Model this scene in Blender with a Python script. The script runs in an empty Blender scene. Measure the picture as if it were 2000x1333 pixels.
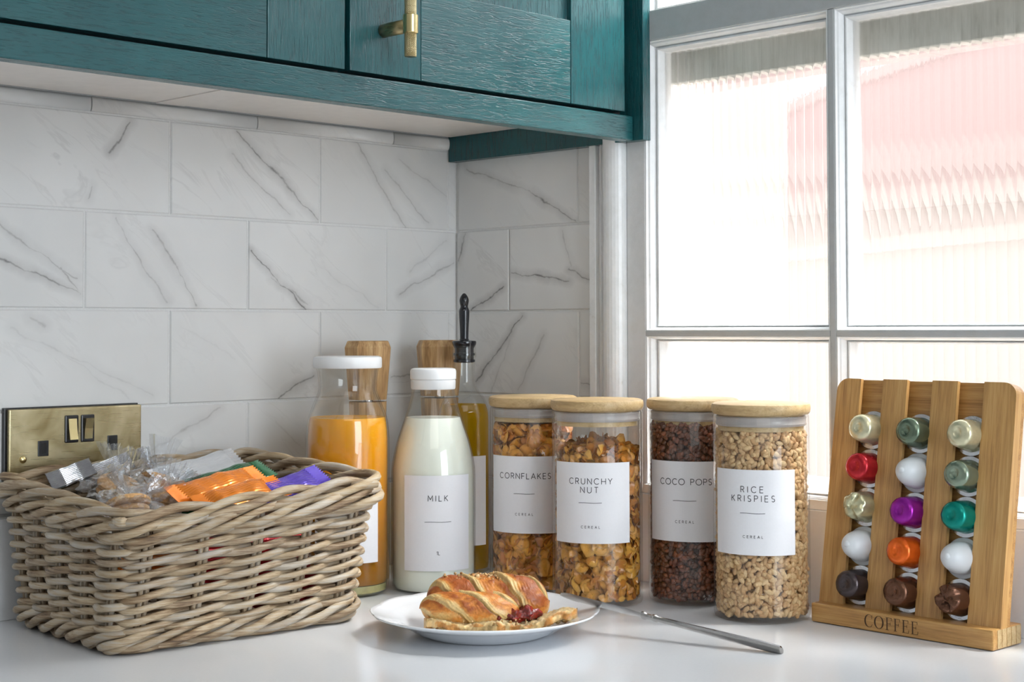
import bpy, bmesh, math, random
import numpy as np
from mathutils import Vector, Matrix, noise as mnoise
random.seed(7); RNG = np.random.default_rng(7)
PI = math.pi
sc = bpy.context.scene
COL = sc.collection

# ------------------------------------------------------------------ camera
camd = bpy.data.cameras.new('camera'); cam = bpy.data.objects.new('camera', camd); COL.objects.link(cam)
camd.sensor_width = 36.0; camd.sensor_fit = 'HORIZONTAL'
camd.lens = 2972.25 / 2000 * 36
camd.shift_x = 0.0; camd.shift_y = -(666.5 - 548.2) / 2000
camd.clip_start = 0.02; camd.clip_end = 100
_r = Vector((0.70639477, 0.70781415, -0.00235723)); _u = Vector((0.02401791, -0.02064113, 0.99949842)); _f = Vector((-0.70741046, 0.70609707, 0.031581))
CAM = Vector((1.42316635, -1.31956713, 0.28337982))
M = Matrix(((_r.x, _u.x, -_f.x, CAM.x), (_r.y, _u.y, -_f.y, CAM.y), (_r.z, _u.z, -_f.z, CAM.z), (0, 0, 0, 1)))
cam.matrix_world = M
sc.camera = cam
# ------------------------------------------------------------------ view, world, lights
sc.view_settings.view_transform = 'Standard'; sc.view_settings.look = 'None'
sc.view_settings.exposure = 0.17; sc.view_settings.gamma = 1.0; sc.view_settings.use_curve_mapping = False
sc.cycles.transparent_max_bounces = 40
sc.cycles.max_bounces = 14; sc.cycles.diffuse_bounces = 5; sc.cycles.glossy_bounces = 6; sc.cycles.transmission_bounces = 12
sc.cycles.sample_clamp_indirect = 12.0; sc.cycles.blur_glossy = 0.5
world = bpy.data.worlds.new('world'); sc.world = world; world.use_nodes = True
wn = world.node_tree; bgn = wn.nodes['Background']
bgn.inputs['Color'].default_value = (0.90, 0.95, 1.0, 1); bgn.inputs['Strength'].default_value = 5.0

def area_light(name, loc, target, sx, sy, power, color, portal=False):
    d = bpy.data.lights.new(name, 'AREA'); d.shape = 'RECTANGLE'; d.size = sx; d.size_y = sy; d.energy = power; d.color = color
    o = bpy.data.objects.new(name, d); COL.objects.link(o); o.location = loc
    o.rotation_euler = (Vector(target) - Vector(loc)).to_track_quat('-Z', 'Y').to_euler()
    if portal: d.cycles.is_portal = True
    return o
area_light('window_portal', (0.688, 0.072, 0.69), (0.688, -1, 0.69), 0.80, 1.18, 1, (1, 1, 1), True)
sun = bpy.data.lights.new('hazy_sun', 'SUN'); sun.energy = 33.0; sun.angle = math.radians(13); sun.color = (1.0, 0.98, 0.95)
suno = bpy.data.objects.new('hazy_sun', sun); COL.objects.link(suno); suno.rotation_euler = Vector((-.77, -.64, -1.38)).to_track_quat('-Z', 'Y').to_euler()
area_light('overhead_fill', (1.7, -1.4, 1.45), (1.2, -1.0, 0), 1.1, 1.1, 5.5, (1.0, 0.95, 0.88))  # added warm fill from overhead, not an actual fixture
area_light('side_fill', (3.15, -0.75, 0.60), (0.0, -0.45, 0.15), 1.0, 1.4, 30, (0.84, 0.92, 1.0))  # added cool fill from the right to brighten the left wall, no real opening

# ------------------------------------------------------------------ node helpers
def new_mat(name):
    m = bpy.data.materials.new(name); m.use_nodes = True
    nt = m.node_tree; b = nt.nodes['Principled BSDF']
    return m, nt, b
def N(nt, t, **kw):
    n = nt.nodes.new(t)
    for k, v in kw.items():
        if k.startswith('i_'):
            n.inputs[int(k[2:])].default_value = v
        else: setattr(n, k, v)
    return n
def L(nt, a, b): nt.links.new(a, b)
def math_(nt, op, a, b=None, c=None, clamp=False):
    n = nt.nodes.new('ShaderNodeMath'); n.operation = op; n.use_clamp = clamp
    for i, v in enumerate((a, b, c)):
        if v is None: continue
        if isinstance(v, (int, float)): n.inputs[i].default_value = v
        else: nt.links.new(v, n.inputs[i])
    return n.outputs[0]
def ramp(nt, fac, stops):
    n = nt.nodes.new('ShaderNodeValToRGB'); r = n.color_ramp
    while len(r.elements) < len(stops): r.elements.new(0.5)
    for e, (p, c) in zip(r.elements, stops):
        e.position = p; e.color = tuple(c) + (1,) if len(c) == 3 else c
    nt.links.new(fac, n.inputs[0]); return n.outputs[0]
def coords(nt, scale=(1, 1, 1), kind='Object', rot=(0, 0, 0), rnd=0.0):
    tc = nt.nodes.new('ShaderNodeTexCoord'); mp = nt.nodes.new('ShaderNodeMapping')
    mp.inputs['Scale'].default_value = scale; mp.inputs['Rotation'].default_value = rot
    out = tc.outputs[kind]
    if rnd:
        oi = nt.nodes.new('ShaderNodeObjectInfo'); cb = nt.nodes.new('ShaderNodeCombineXYZ')
        m1 = math_(nt, 'MULTIPLY', oi.outputs['Random'], rnd)
        m2 = math_(nt, 'MULTIPLY', oi.outputs['Random'], rnd * 1.7)
        nt.links.new(m1, cb.inputs[0]); nt.links.new(m2, cb.inputs[1]); nt.links.new(m1, cb.inputs[2])
        va = nt.nodes.new('ShaderNodeVectorMath'); va.operation = 'ADD'
        nt.links.new(out, va.inputs[0]); nt.links.new(cb.outputs[0], va.inputs[1]); out = va.outputs[0]
    nt.links.new(out, mp.inputs['Vector']); return mp.outputs[0]
def noise_(nt, vec, scale, detail=4, rough=0.55, dist=0.0):
    n = nt.nodes.new('ShaderNodeTexNoise'); n.inputs['Scale'].default_value = scale; n.inputs['Detail'].default_value = detail
    n.inputs['Roughness'].default_value = rough; n.inputs['Distortion'].default_value = dist
    nt.links.new(vec, n.inputs['Vector']); return n.outputs[0]
def bump_(nt, b, h, strength, dist, chain=None):
    n = nt.nodes.new('ShaderNodeBump'); n.inputs['Strength'].default_value = strength; n.inputs['Distance'].default_value = dist
    nt.links.new(h, n.inputs['Height'])
    if chain is not None: nt.links.new(chain, n.inputs['Normal'])
    if b is not None: nt.links.new(n.outputs[0], b.inputs['Normal'])
    return n.outputs[0]
def mixc(nt, fac, a, b, mode='MIX'):
    n = nt.nodes.new('ShaderNodeMix'); n.data_type = 'RGBA'; n.blend_type = mode
    for idx, v in ((0, fac), (6, a), (7, b)):
        if isinstance(v, (int, float)): n.inputs[idx].default_value = v
        elif isinstance(v, (tuple, list)): n.inputs[idx].default_value = tuple(v) + ((1,) if len(v) == 3 else ())
        else: nt.links.new(v, n.inputs[idx])
    return n.outputs[2]

def plain(name, col, rough=0.5, metal=0.0, bump=0.0, bscale=200, coat=0.0, sss=0.0, ssr=(1, 1, 1), var=0.04, spec=0.5):
    m, nt, b = new_mat(name)
    v = coords(nt); n = noise_(nt, v, bscale, 3)
    c2 = tuple(min(1, x * (1 + var)) for x in col); c1 = tuple(x * (1 - var) for x in col)
    L(nt, ramp(nt, n, [(0.3, c1), (0.7, c2)]), b.inputs['Base Color'])
    b.inputs['Roughness'].default_value = rough; b.inputs['Metallic'].default_value = metal
    b.inputs['Coat Weight'].default_value = coat; b.inputs['Specular IOR Level'].default_value = spec
    if sss:
        b.inputs['Subsurface Weight'].default_value = sss; b.inputs['Subsurface Radius'].default_value = ssr; b.inputs['Subsurface Scale'].default_value = 0.01
    if bump: bump_(nt, b, n, bump, 0.001)
    return m

def mat_tile():
    m, nt, b = new_mat('marble_tile')
    tc = N(nt, 'ShaderNodeTexCoord'); v = coords(nt, rnd=13.0)
    w1 = noise_(nt, v, 30, 4, 0.6); w2 = noise_(nt, v, 9, 2, 0.5)
    n3 = noise_(nt, v, 60, 5, 0.7)
    # warped position
    vw = N(nt, 'ShaderNodeTexNoise'); vw.inputs['Scale'].default_value = 38; vw.inputs['Detail'].default_value = 4; L(nt, v, vw.inputs['Vector'])
    sub = N(nt, 'ShaderNodeVectorMath', operation='SUBTRACT'); L(nt, vw.outputs['Color'], sub.inputs[0]); sub.inputs[1].default_value = (.5, .5, .5)
    scl = N(nt, 'ShaderNodeVectorMath', operation='SCALE'); L(nt, sub.outputs[0], scl.inputs[0]); scl.inputs['Scale'].default_value = 0.014
    add = N(nt, 'ShaderNodeVectorMath', operation='ADD'); L(nt, tc.outputs['Object'], add.inputs[0]); L(nt, scl.outputs[0], add.inputs[1])
    sp = N(nt, 'ShaderNodeSeparateXYZ'); L(nt, add.outputs[0], sp.inputs[0])
    px, py = sp.outputs[0], sp.outputs[1]
    total = None
    for k in 'abc':
        at = N(nt, 'ShaderNodeAttribute', attribute_type='OBJECT', attribute_name='vein_' + k)
        st = N(nt, 'ShaderNodeAttribute', attribute_type='OBJECT', attribute_name='vein_%s_s' % k)
        s = N(nt, 'ShaderNodeSeparateXYZ'); L(nt, at.outputs['Vector'], s.inputs[0])
        ax, ay, bx, by = s.outputs[0], s.outputs[1], s.outputs[2], at.outputs['Alpha']
        dx = math_(nt, 'SUBTRACT', bx, ax); dy = math_(nt, 'SUBTRACT', by, ay)
        qx = math_(nt, 'SUBTRACT', px, ax); qy = math_(nt, 'SUBTRACT', py, ay)
        dd = math_(nt, 'ADD', math_(nt, 'MULTIPLY', dx, dx), math_(nt, 'ADD', math_(nt, 'MULTIPLY', dy, dy), 1e-9))
        t = math_(nt, 'DIVIDE', math_(nt, 'ADD', math_(nt, 'MULTIPLY', qx, dx), math_(nt, 'MULTIPLY', qy, dy)), dd, clamp=True)
        ex = math_(nt, 'SUBTRACT', qx, math_(nt, 'MULTIPLY', dx, t)); ey = math_(nt, 'SUBTRACT', qy, math_(nt, 'MULTIPLY', dy, t))
        dist = math_(nt, 'SQRT', math_(nt, 'ADD', math_(nt, 'MULTIPLY', ex, ex), math_(nt, 'MULTIPLY', ey, ey)))
        wid = math_(nt, 'MULTIPLY_ADD', w1, 0.0042, -0.0008)
        core = math_(nt, 'SUBTRACT', 1.0, math_(nt, 'DIVIDE', dist, wid), clamp=True)
        halo = math_(nt, 'SUBTRACT', 1.0, math_(nt, 'DIVIDE', dist, 0.0100), clamp=True)
        halo = math_(nt, 'MULTIPLY', math_(nt, 'MULTIPLY', halo, 0.70), w1)
        mm = math_(nt, 'ADD', math_(nt, 'MULTIPLY', core, math_(nt, 'MULTIPLY_ADD', n3, 1.6, -0.25, clamp=True)), halo)
        mm = math_(nt, 'MULTIPLY', mm, st.outputs['Fac'])
        total = mm if total is None else math_(nt, 'MAXIMUM', total, mm)
    # faint random veining
    sv = coords(nt, (1, 1, 1), rot=(0, 0, 0.7), rnd=13.0)
    mp2 = N(nt, 'ShaderNodeMapping'); mp2.inputs['Scale'].default_value = (4, 16, 4); L(nt, sv, mp2.inputs[0])
    fn = noise_(nt, mp2.outputs[0], 1.0, 5, 0.6, 1.2)
    fv = math_(nt, 'SUBTRACT', 1.0, math_(nt, 'MULTIPLY', math_(nt, 'ABSOLUTE', math_(nt, 'SUBTRACT', fn, 0.5)), 40), clamp=True)
    fv = math_(nt, 'MULTIPLY', fv, math_(nt, 'MULTIPLY_ADD', w2, 1.4, -0.62, clamp=True))
    total = math_(nt, 'MAXIMUM', total, math_(nt, 'MULTIPLY', fv, 0.5))
    base = ramp(nt, w2, [(0.3, (0.70, 0.70, 0.69)), (0.7, (0.77, 0.77, 0.76))])
    L(nt, mixc(nt, total, base, (0.22, 0.21, 0.205)), b.inputs['Base Color'])
    b.inputs['Roughness'].default_value = 0.27
    bump_(nt, b, w2, 0.15, 0.001)
    return m

def mat_paint(name, c1, c2, axis, rough=0.3, strength=0.6, darkgrain=0.35):
    # painted oak: open grain running along local axis
    m, nt, b = new_mat(name)
    s = {'y': (150, 16, 150), 'z': (150, 150, 12)}[axis]
    v = coords(nt, s, rnd=3.0); n = noise_(nt, v, 4.0, 3, 0.6, 0.9)
    s2 = {'y': (170, 20, 230), 'z': (170, 230, 15)}[axis]
    v2 = coords(nt, s2, rnd=5.0); n2 = noise_(nt, v2, 2.3, 2, 0.5, 1.2)
    pore = math_(nt, 'MULTIPLY_ADD', n2, 7.0, -3.7, clamp=True)
    h = math_(nt, 'ADD', math_(nt, 'MULTIPLY', n, 0.5), math_(nt, 'MULTIPLY', pore, -0.6))
    big = noise_(nt, coords(nt, rnd=2.0), 14, 2)
    base = ramp(nt, big, [(0.3, c1), (0.7, c2)])
    L(nt, mixc(nt, math_(nt, 'MULTIPLY', pore, darkgrain), base, tuple(x * 0.45 for x in c1)), b.inputs['Base Color'])
    b.inputs['Roughness'].default_value = rough; b.inputs['Specular IOR Level'].default_value = 0.6
    bump_(nt, b, h, strength, 0.0009)
    return m

def mat_wood(name, c1, c2, c3, axis='z', rough=0.45, sc_=1.0, knots=True):
    m, nt, b = new_mat(name)
    s = {'x': (4, 60, 60), 'y': (60, 4, 60), 'z': (60, 60, 4)}[axis]
    v = coords(nt, tuple(x * sc_ for x in s), rnd=4.0)
    n = noise_(nt, v, 2.2, 5, 0.65, 0.5)
    sf = {'x': (14, 420, 420), 'y': (420, 14, 420), 'z': (420, 420, 14)}[axis]
    vf = coords(nt, tuple(x * sc_ for x in sf), rnd=4.0); nf = noise_(nt, vf, 2.0, 2, 0.5)
    mixf = math_(nt, 'ADD', math_(nt, 'MULTIPLY', n, 0.65), math_(nt, 'MULTIPLY', nf, 0.35))
    c = ramp(nt, mixf, [(0.33, c1), (0.5, c2), (0.68, c3)])
    L(nt, c, b.inputs['Base Color']); b.inputs['Roughness'].default_value = rough
    bump_(nt, b, mixf, 0.2, 0.0005)
    return m

def mat_glass_thin(name, tint=(1, 1, 1), rough=0.0, edge=1.45, haze=0.0):
    # clear thin glass: Fresnel mix of a clear see-through part and a mirror part
    m = bpy.data.materials.new(name); m.use_nodes = True; nt = m.node_tree
    for n in list(nt.nodes): nt.nodes.remove(n)
    out = N(nt, 'ShaderNodeOutputMaterial'); tr = N(nt, 'ShaderNodeBsdfTransparent'); gl = N(nt, 'ShaderNodeBsdfGlossy'); mx = N(nt, 'ShaderNodeMixShader')
    lw = N(nt, 'ShaderNodeLayerWeight'); lw.inputs['Blend'].default_value = 0.5
    f5 = math_(nt, 'POWER', lw.outputs['Facing'], 4.0); fo = math_(nt, 'MULTIPLY_ADD', f5, 0.50, ((edge-1)/(edge+1))**2, clamp=True)
    dark = mixc(nt, math_(nt, 'POWER', lw.outputs['Facing'], 6.0), tint, tuple(x * 0.95 for x in tint))
    L(nt, dark, tr.inputs['Color']); gl.inputs['Roughness'].default_value = rough
    v = coords(nt); n1 = noise_(nt, v, 12, 2); bn = bump_(nt, None, n1, 0.05, 0.002); L(nt, bn, gl.inputs['Normal'])
    L(nt, fo, mx.inputs[0]); L(nt, tr.outputs[0], mx.inputs[1]); L(nt, gl.outputs[0], mx.inputs[2]); L(nt, mx.outputs[0], out.inputs[0])
    return m

def mat_reeded():
    m = bpy.data.materials.new('reeded_glass'); m.use_nodes = True; nt = m.node_tree
    for n in list(nt.nodes): nt.nodes.remove(n)
    out = N(nt, 'ShaderNodeOutputMaterial'); tr = N(nt, 'ShaderNodeBsdfTransparent'); gl = N(nt, 'ShaderNodeBsdfGlass'); mx = N(nt, 'ShaderNodeMixShader')
    gl.inputs['Roughness'].default_value = 0.02; gl.inputs['IOR'].default_value = 1.45
    tr.inputs['Color'].default_value = (0.97, 0.98, 0.98, 1); mx.inputs[0].default_value = 0.66
    v = coords(nt, (1, 1, 0.15)); n1 = noise_(nt, v, 260, 3); bn = bump_(nt, None, n1, 0.06, 0.001); L(nt, bn, gl.inputs['Normal'])
    L(nt, tr.outputs[0], mx.inputs[1]); L(nt, gl.outputs[0], mx.inputs[2]); L(nt, mx.outputs[0], out.inputs[0])
    return m

def mat_attr(name, rough=0.5, attr='Col', bump=0.3, bscale=900, coat=0.0, sss=0.0, spec=0.5):
    m, nt, b = new_mat(name)
    a = N(nt, 'ShaderNodeAttribute', attribute_name=attr)
    v = coords(nt); n = noise_(nt, v, bscale, 3)
    mul = ramp(nt, n, [(0.25, (0.72, 0.72, 0.72)), (0.75, (1.0, 1.0, 1.0))])
    L(nt, mixc(nt, 1.0, a.outputs['Color'], mul, 'MULTIPLY'), b.inputs['Base Color'])
    b.inputs['Roughness'].default_value = rough; b.inputs['Coat Weight'].default_value = coat; b.inputs['Specular IOR Level'].default_value = spec
    if sss: b.inputs['Subsurface Weight'].default_value = sss; b.inputs['Subsurface Scale'].default_value = 0.004; b.inputs['Subsurface Radius'].default_value = (1, .6, .3)
    bump_(nt, b, n, bump, 0.0006)
    return m

def mat_wicker(name, s):
    m, nt, b = new_mat(name)
    v = coords(nt, s, rnd=9.0); n = noise_(nt, v, 1.0, 5, 0.7, 0.3)
    v2 = coords(nt, (1, 1, 1), rnd=21.0); n2 = noise_(nt, v2, 13, 3, 0.6)
    n3 = noise_(nt, v2, 160, 3, 0.6)
    f = math_(nt, 'ADD', math_(nt, 'MULTIPLY', n, 0.55), math_(nt, 'MULTIPLY', n2, 0.45))
    c = ramp(nt, f, [(0.32, (0.06, 0.035, 0.02)), (0.41, (0.25, 0.165, 0.095)), (0.50, (0.46, 0.365, 0.25)), (0.60, (0.50, 0.465, 0.42)), (0.72, (0.74, 0.69, 0.60))])
    oi = N(nt, 'ShaderNodeObjectInfo')
    tint = ramp(nt, oi.outputs['Random'], [(0.0, (0.60, 0.57, 0.56)), (0.2, (1.0, 0.93, 0.78)), (0.45, (0.80, 0.78, 0.78)), (0.7, (1.1, 1.06, 0.98)), (1.0, (0.72, 0.66, 0.58))])
    c = mixc(nt, 0.85, c, tint, 'MULTIPLY')
    L(nt, c, b.inputs['Base Color']); b.inputs['Roughness'].default_value = 0.5
    bump_(nt, b, math_(nt, 'ADD', n, math_(nt, 'MULTIPLY', n3, 0.3)), 0.7, 0.0012)
    return m

MAT = {}
MAT['tile'] = mat_tile()
MAT['grout'] = plain('grout', (0.72, 0.72, 0.71), 0.85, bump=0.4, bscale=500)
MAT['plaster'] = plain('plaster_paint', (0.74, 0.74, 0.72), 0.8, bump=0.1)
MAT['quartz'] = plain('quartz_worktop', (0.73, 0.75, 0.78), 0.16, var=0.012, bscale=400)
MAT['floor'] = plain('floor_paint', (0.38, 0.34, 0.30), 0.6)
TC1, TC2 = (0.007, 0.068, 0.077), (0.011, 0.090, 0.098)
MAT['teal_h'] = mat_paint('teal_paint_grain_along', TC1, TC2, 'y', 0.25)
MAT['teal_v'] = mat_paint('teal_paint_grain_up', TC1, TC2, 'z', 0.25)
MAT['carcass'] = plain('cream_laminate', (0.84, 0.79, 0.74), 0.35, var=0.03, bscale=60)
MAT['dark'] = plain('dark_gap', (0.012, 0.012, 0.012), 0.8)
def mat_window_paint(name='white_gloss_paint', k=1.0):
    m, nt, b = new_mat(name)
    v = coords(nt); n = noise_(nt, v, 55, 5, 0.7); n2 = noise_(nt, v, 420, 3)
    L(nt, ramp(nt, n, [(0.18, (0.52*k, 0.50*k, 0.45*k)), (0.34, (0.76*k, 0.77*k, 0.77*k)), (0.6, (0.82*k, 0.83*k, 0.84*k))]), b.inputs['Base Color'])
    b.inputs['Roughness'].default_value = 0.28; bump_(nt, b, math_(nt, 'ADD', n, math_(nt, 'MULTIPLY', n2, 0.2)), 0.35, 0.0008)
    return m
MAT['wpaint'] = mat_window_paint(); MAT['wpaint_darker'] = mat_window_paint('gloss_paint_darker', 0.60); MAT['wpost'] = mat_window_paint('gloss_paint_mid', 0.84)  # same window paint colour scaled darker for rail and bars, less for posts
MAT['reeded'] = mat_reeded()
MAT['glass'] = mat_glass_thin('clear_glass', (0.985, 0.99, 0.985))
MAT['glass_base'] = plain('thick_glass_base', (0.42, 0.38, 0.16), 0.12, var=0.1, coat=0.5)
MAT['brass'] = None

def mat_brass(name, c1, c2, rough, brushed=True):
    m, nt, b = new_mat(name)
    v = coords(nt, (1, 1, 1)); n = noise_(nt, v, 16, 3, 0.6, 0.8)
    vf = coords(nt, (60, 25, 900)); nf = noise_(nt, vf, 1.0, 2)
    L(nt, ramp(nt, n, [(0.35, c1), (0.65, c2)]), b.inputs['Base Color']); b.inputs['Metallic'].default_value = 1.0
    L(nt, math_(nt, 'MULTIPLY_ADD', nf, 0.15, rough), b.inputs['Roughness'])
    if brushed: bump_(nt, b, nf, 0.035, 0.0003)
    return m
MAT['brass'] = mat_brass('antique_brass', (0.30, 0.235, 0.11), (0.60, 0.52, 0.32), 0.22)
MAT['brass_bright'] = mat_brass('bright_brass', (0.62, 0.50, 0.24), (0.78, 0.66, 0.36), 0.16)
MAT['blackplastic'] = plain('black_plastic', (0.012, 0.012, 0.014), 0.25)
MAT['rubber'] = plain('black_rubber', (0.008, 0.009, 0.014), 0.18, coat=0.3)
MAT['whiteplastic'] = plain('white_plastic', (0.84, 0.85, 0.86), 0.3, sss=0.1, bscale=80, var=0.01)
MAT['paper'] = plain('white_label_paper', (0.80, 0.80, 0.83), 0.55, var=0.01, bscale=500)
MAT['ink'] = plain('black_ink', (0.015, 0.016, 0.02), 0.6)
MAT['bamboo_x'] = mat_wood('bamboo_along', (0.27, 0.125, 0.035), (0.47, 0.245, 0.075), (0.60, 0.36, 0.13), 'x', 0.34)
MAT['bamboo_z'] = mat_wood('bamboo_up', (0.30, 0.145, 0.045), (0.50, 0.275, 0.09), (0.62, 0.385, 0.155), 'z', 0.34)
MAT['bamboo_lid'] = mat_wood('bamboo_lid_wood', (0.36, 0.235, 0.10), (0.52, 0.365, 0.18), (0.62, 0.46, 0.26), 'x', 0.42)
MAT['acacia'] = mat_wood('acacia_wood', (0.26, 0.135, 0.05), (0.50, 0.30, 0.13), (0.66, 0.46, 0.24), 'z', 0.5, 0.8)
MAT['burn'] = plain('burnt_lettering', (0.06, 0.028, 0.012), 0.8)
MAT['silicone'] = plain('grey_silicone', (0.42, 0.38, 0.37), 0.3)
MAT['china'] = plain('white_china', (0.80, 0.82, 0.85), 0.12, var=0.005, coat=0.4)
MAT['steel'] = plain('stainless_steel', (0.40, 0.385, 0.37), 0.12, 1.0, var=0.06, bscale=90)
MAT['milk'] = plain('milk_liquid', (0.90, 0.92, 0.83), 0.25, sss=0.10, ssr=(1, 1, .8), var=0.005)
def mat_juice():
    m, nt, b = new_mat('orange_juice')
    v = coords(nt, (1, 1, 1)); sp = N(nt, 'ShaderNodeSeparateXYZ'); L(nt, v, sp.inputs[0])
    n = noise_(nt, v, 30, 3)
    f = math_(nt, 'ADD', math_(nt, 'MULTIPLY', sp.outputs[2], 5.0), math_(nt, 'MULTIPLY', n, 0.12))
    # darker amber at the foot, bright orange above
    L(nt, ramp(nt, f, [(0.05, (0.26, 0.11, 0.004)), (0.45, (0.52, 0.20, 0.004)), (0.8, (0.72, 0.29, 0.006)), (0.97, (0.80, 0.36, 0.012))]), b.inputs['Base Color'])
    b.inputs['Roughness'].default_value = 0.2; b.inputs['Subsurface Weight'].default_value = 0.25; b.inputs['Subsurface Scale'].default_value = 0.012
    b.inputs['Subsurface Radius'].default_value = (1, .5, .1)
    return m
MAT['juice'] = mat_juice()
def mat_oil():
    m = bpy.data.materials.new('olive_oil'); m.use_nodes = True; nt = m.node_tree
    for n in list(nt.nodes): nt.nodes.remove(n)
    out = N(nt, 'ShaderNodeOutputMaterial'); tr = N(nt, 'ShaderNodeBsdfTransparent'); gl = N(nt, 'ShaderNodeBsdfGlass'); mx = N(nt, 'ShaderNodeMixShader')
    df = N(nt, 'ShaderNodeBsdfTranslucent'); mx2 = N(nt, 'ShaderNodeMixShader')
    n1 = noise_(nt, coords(nt), 20, 2)
    c = ramp(nt, n1, [(0.3, (0.93, 0.68, 0.05)), (0.7, (0.97, 0.78, 0.10))])
    L(nt, c, tr.inputs[0]); L(nt, c, gl.inputs['Color']); L(nt, c, df.inputs[0]); gl.inputs['IOR'].default_value = 1.2; gl.inputs['Roughness'].default_value = 0.05
    mx.inputs[0].default_value = 0.4; mx2.inputs[0].default_value = 0.30
    L(nt, tr.outputs[0], mx.inputs[1]); L(nt, gl.outputs[0], mx.inputs[2]); L(nt, mx.outputs[0], mx2.inputs[1]); L(nt, df.outputs[0], mx2.inputs[2]); L(nt, mx2.outputs[0], out.inputs[0])
    return m
MAT['oil'] = mat_oil()
def mat_film(name, tint=(1, 1, 1), milky=0.12, rough=0.06):
    m = bpy.data.materials.new(name); m.use_nodes = True; nt = m.node_tree
    for n in list(nt.nodes): nt.nodes.remove(n)
    out = N(nt, 'ShaderNodeOutputMaterial'); tr = N(nt, 'ShaderNodeBsdfTransparent'); gl = N(nt, 'ShaderNodeBsdfGlossy'); mx = N(nt, 'ShaderNodeMixShader')
    df = N(nt, 'ShaderNodeBsdfDiffuse'); mx2 = N(nt, 'ShaderNodeMixShader')
    df.inputs[0].default_value = (0.85, 0.87, 0.9, 1); tr.inputs[0].default_value = tuple(tint) + (1,); gl.inputs['Roughness'].default_value = rough
    n1 = noise_(nt, coords(nt), 170, 3); bn = bump_(nt, None, n1, 0.6, 0.002); L(nt, bn, gl.inputs['Normal'])
    lw = N(nt, 'ShaderNodeLayerWeight'); lw.inputs['Blend'].default_value = 0.35
    f = math_(nt, 'MULTIPLY_ADD', lw.outputs['Facing'], 0.55, 0.12, clamp=True)
    L(nt, f, mx.inputs[0]); L(nt, tr.outputs[0], mx.inputs[1]); L(nt, gl.outputs[0], mx.inputs[2])
    mx2.inputs[0].default_value = milky; L(nt, mx.outputs[0], mx2.inputs[1]); L(nt, df.outputs[0], mx2.inputs[2]); L(nt, mx2.outputs[0], out.inputs[0])
    return m
MAT['film'] = mat_film('cellophane', (0.97, 0.98, 1.0), 0.035, 0.04)
MAT['film_stripe'] = mat_film('clear_sachet_film', (0.88, 0.9, 0.92), 0.42, 0.15)
def foil(name, col, metal=0.35, rough=0.25): return plain(name, col, rough, metal, bump=0.25, bscale=140, coat=0.3, var=0.08)
MAT['foil_orange'] = foil('orange_foil', (0.78, 0.22, 0.012)); MAT['foil_purple'] = foil('purple_foil', (0.10, 0.06, 0.42)); MAT['foil_green'] = foil('green_foil', (0.01, 0.10, 0.035))
MAT['foil_silver'] = foil('silver_foil', (0.60, 0.60, 0.62), 0.9, 0.18); MAT['foil_red'] = foil('red_foil', (0.55, 0.02, 0.03)); MAT['foil_white'] = foil('white_foil', (0.75, 0.75, 0.75), 0.1)
MAT['biscuit'] = plain('biscuit', (0.62, 0.36, 0.15), 0.8, bump=0.6, bscale=500, var=0.2)
MAT['wick_x'] = mat_wicker('wicker_round', (26, 26, 420)); MAT['wick_z'] = mat_wicker('wicker_upright', (420, 420, 26))
MAT['jam'] = plain('strawberry_jam', (0.17, 0.008, 0.004), 0.10, coat=0.5, sss=0.2, ssr=(1, .2, .1), var=0.5, bscale=300)
MAT['crust'] = mat_attr('croissant_crust', 0.42, bump=0.55, bscale=520, coat=0.25, sss=0.1)
MAT['cereal_dry'] = mat_attr('dry_cereal', 0.55, bump=0.5, bscale=1300)
MAT['cereal_gloss'] = mat_attr('glazed_cereal', 0.28, bump=0.3, bscale=1300, coat=0.3)
MAT['board_grime'] = None
def mat_grime():
    m, nt, b = new_mat('weathered_outer_board')
    v = coords(nt, (30, 1, 8)); n = noise_(nt, v, 1.4, 5, 0.7)
    L(nt, ramp(nt, n, [(0.25, (0.25, 0.25, 0.21)), (0.42, (0.60, 0.60, 0.55)), (0.7, (0.82, 0.82, 0.78))]), b.inputs['Base Color']); b.inputs['Roughness'].default_value = 0.7
    return m
MAT['board_grime'] = mat_grime()
def mat_housebrick():
    m, nt, b = new_mat('far_brick')
    v = coords(nt, kind='Object'); br = N(nt, 'ShaderNodeTexBrick'); L(nt, v, br.inputs['Vector'])
    br.inputs['Color1'].default_value = (0.29, 0.15, 0.135, 1); br.inputs['Color2'].default_value = (0.25, 0.13, 0.12, 1); br.inputs['Mortar'].default_value = (0.28, 0.20, 0.185, 1)
    br.inputs['Scale'].default_value = 4.4; L(nt, br.outputs[0], b.inputs['Base Color']); b.inputs['Roughness'].default_value = 0.9
    return m
MAT['farbrick'] = mat_housebrick()
MAT['render'] = plain('peach_render', (0.30, 0.262, 0.235), 0.9)
MAT['paving'] = plain('pale_paving', (0.20, 0.185, 0.165), 0.9)

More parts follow.
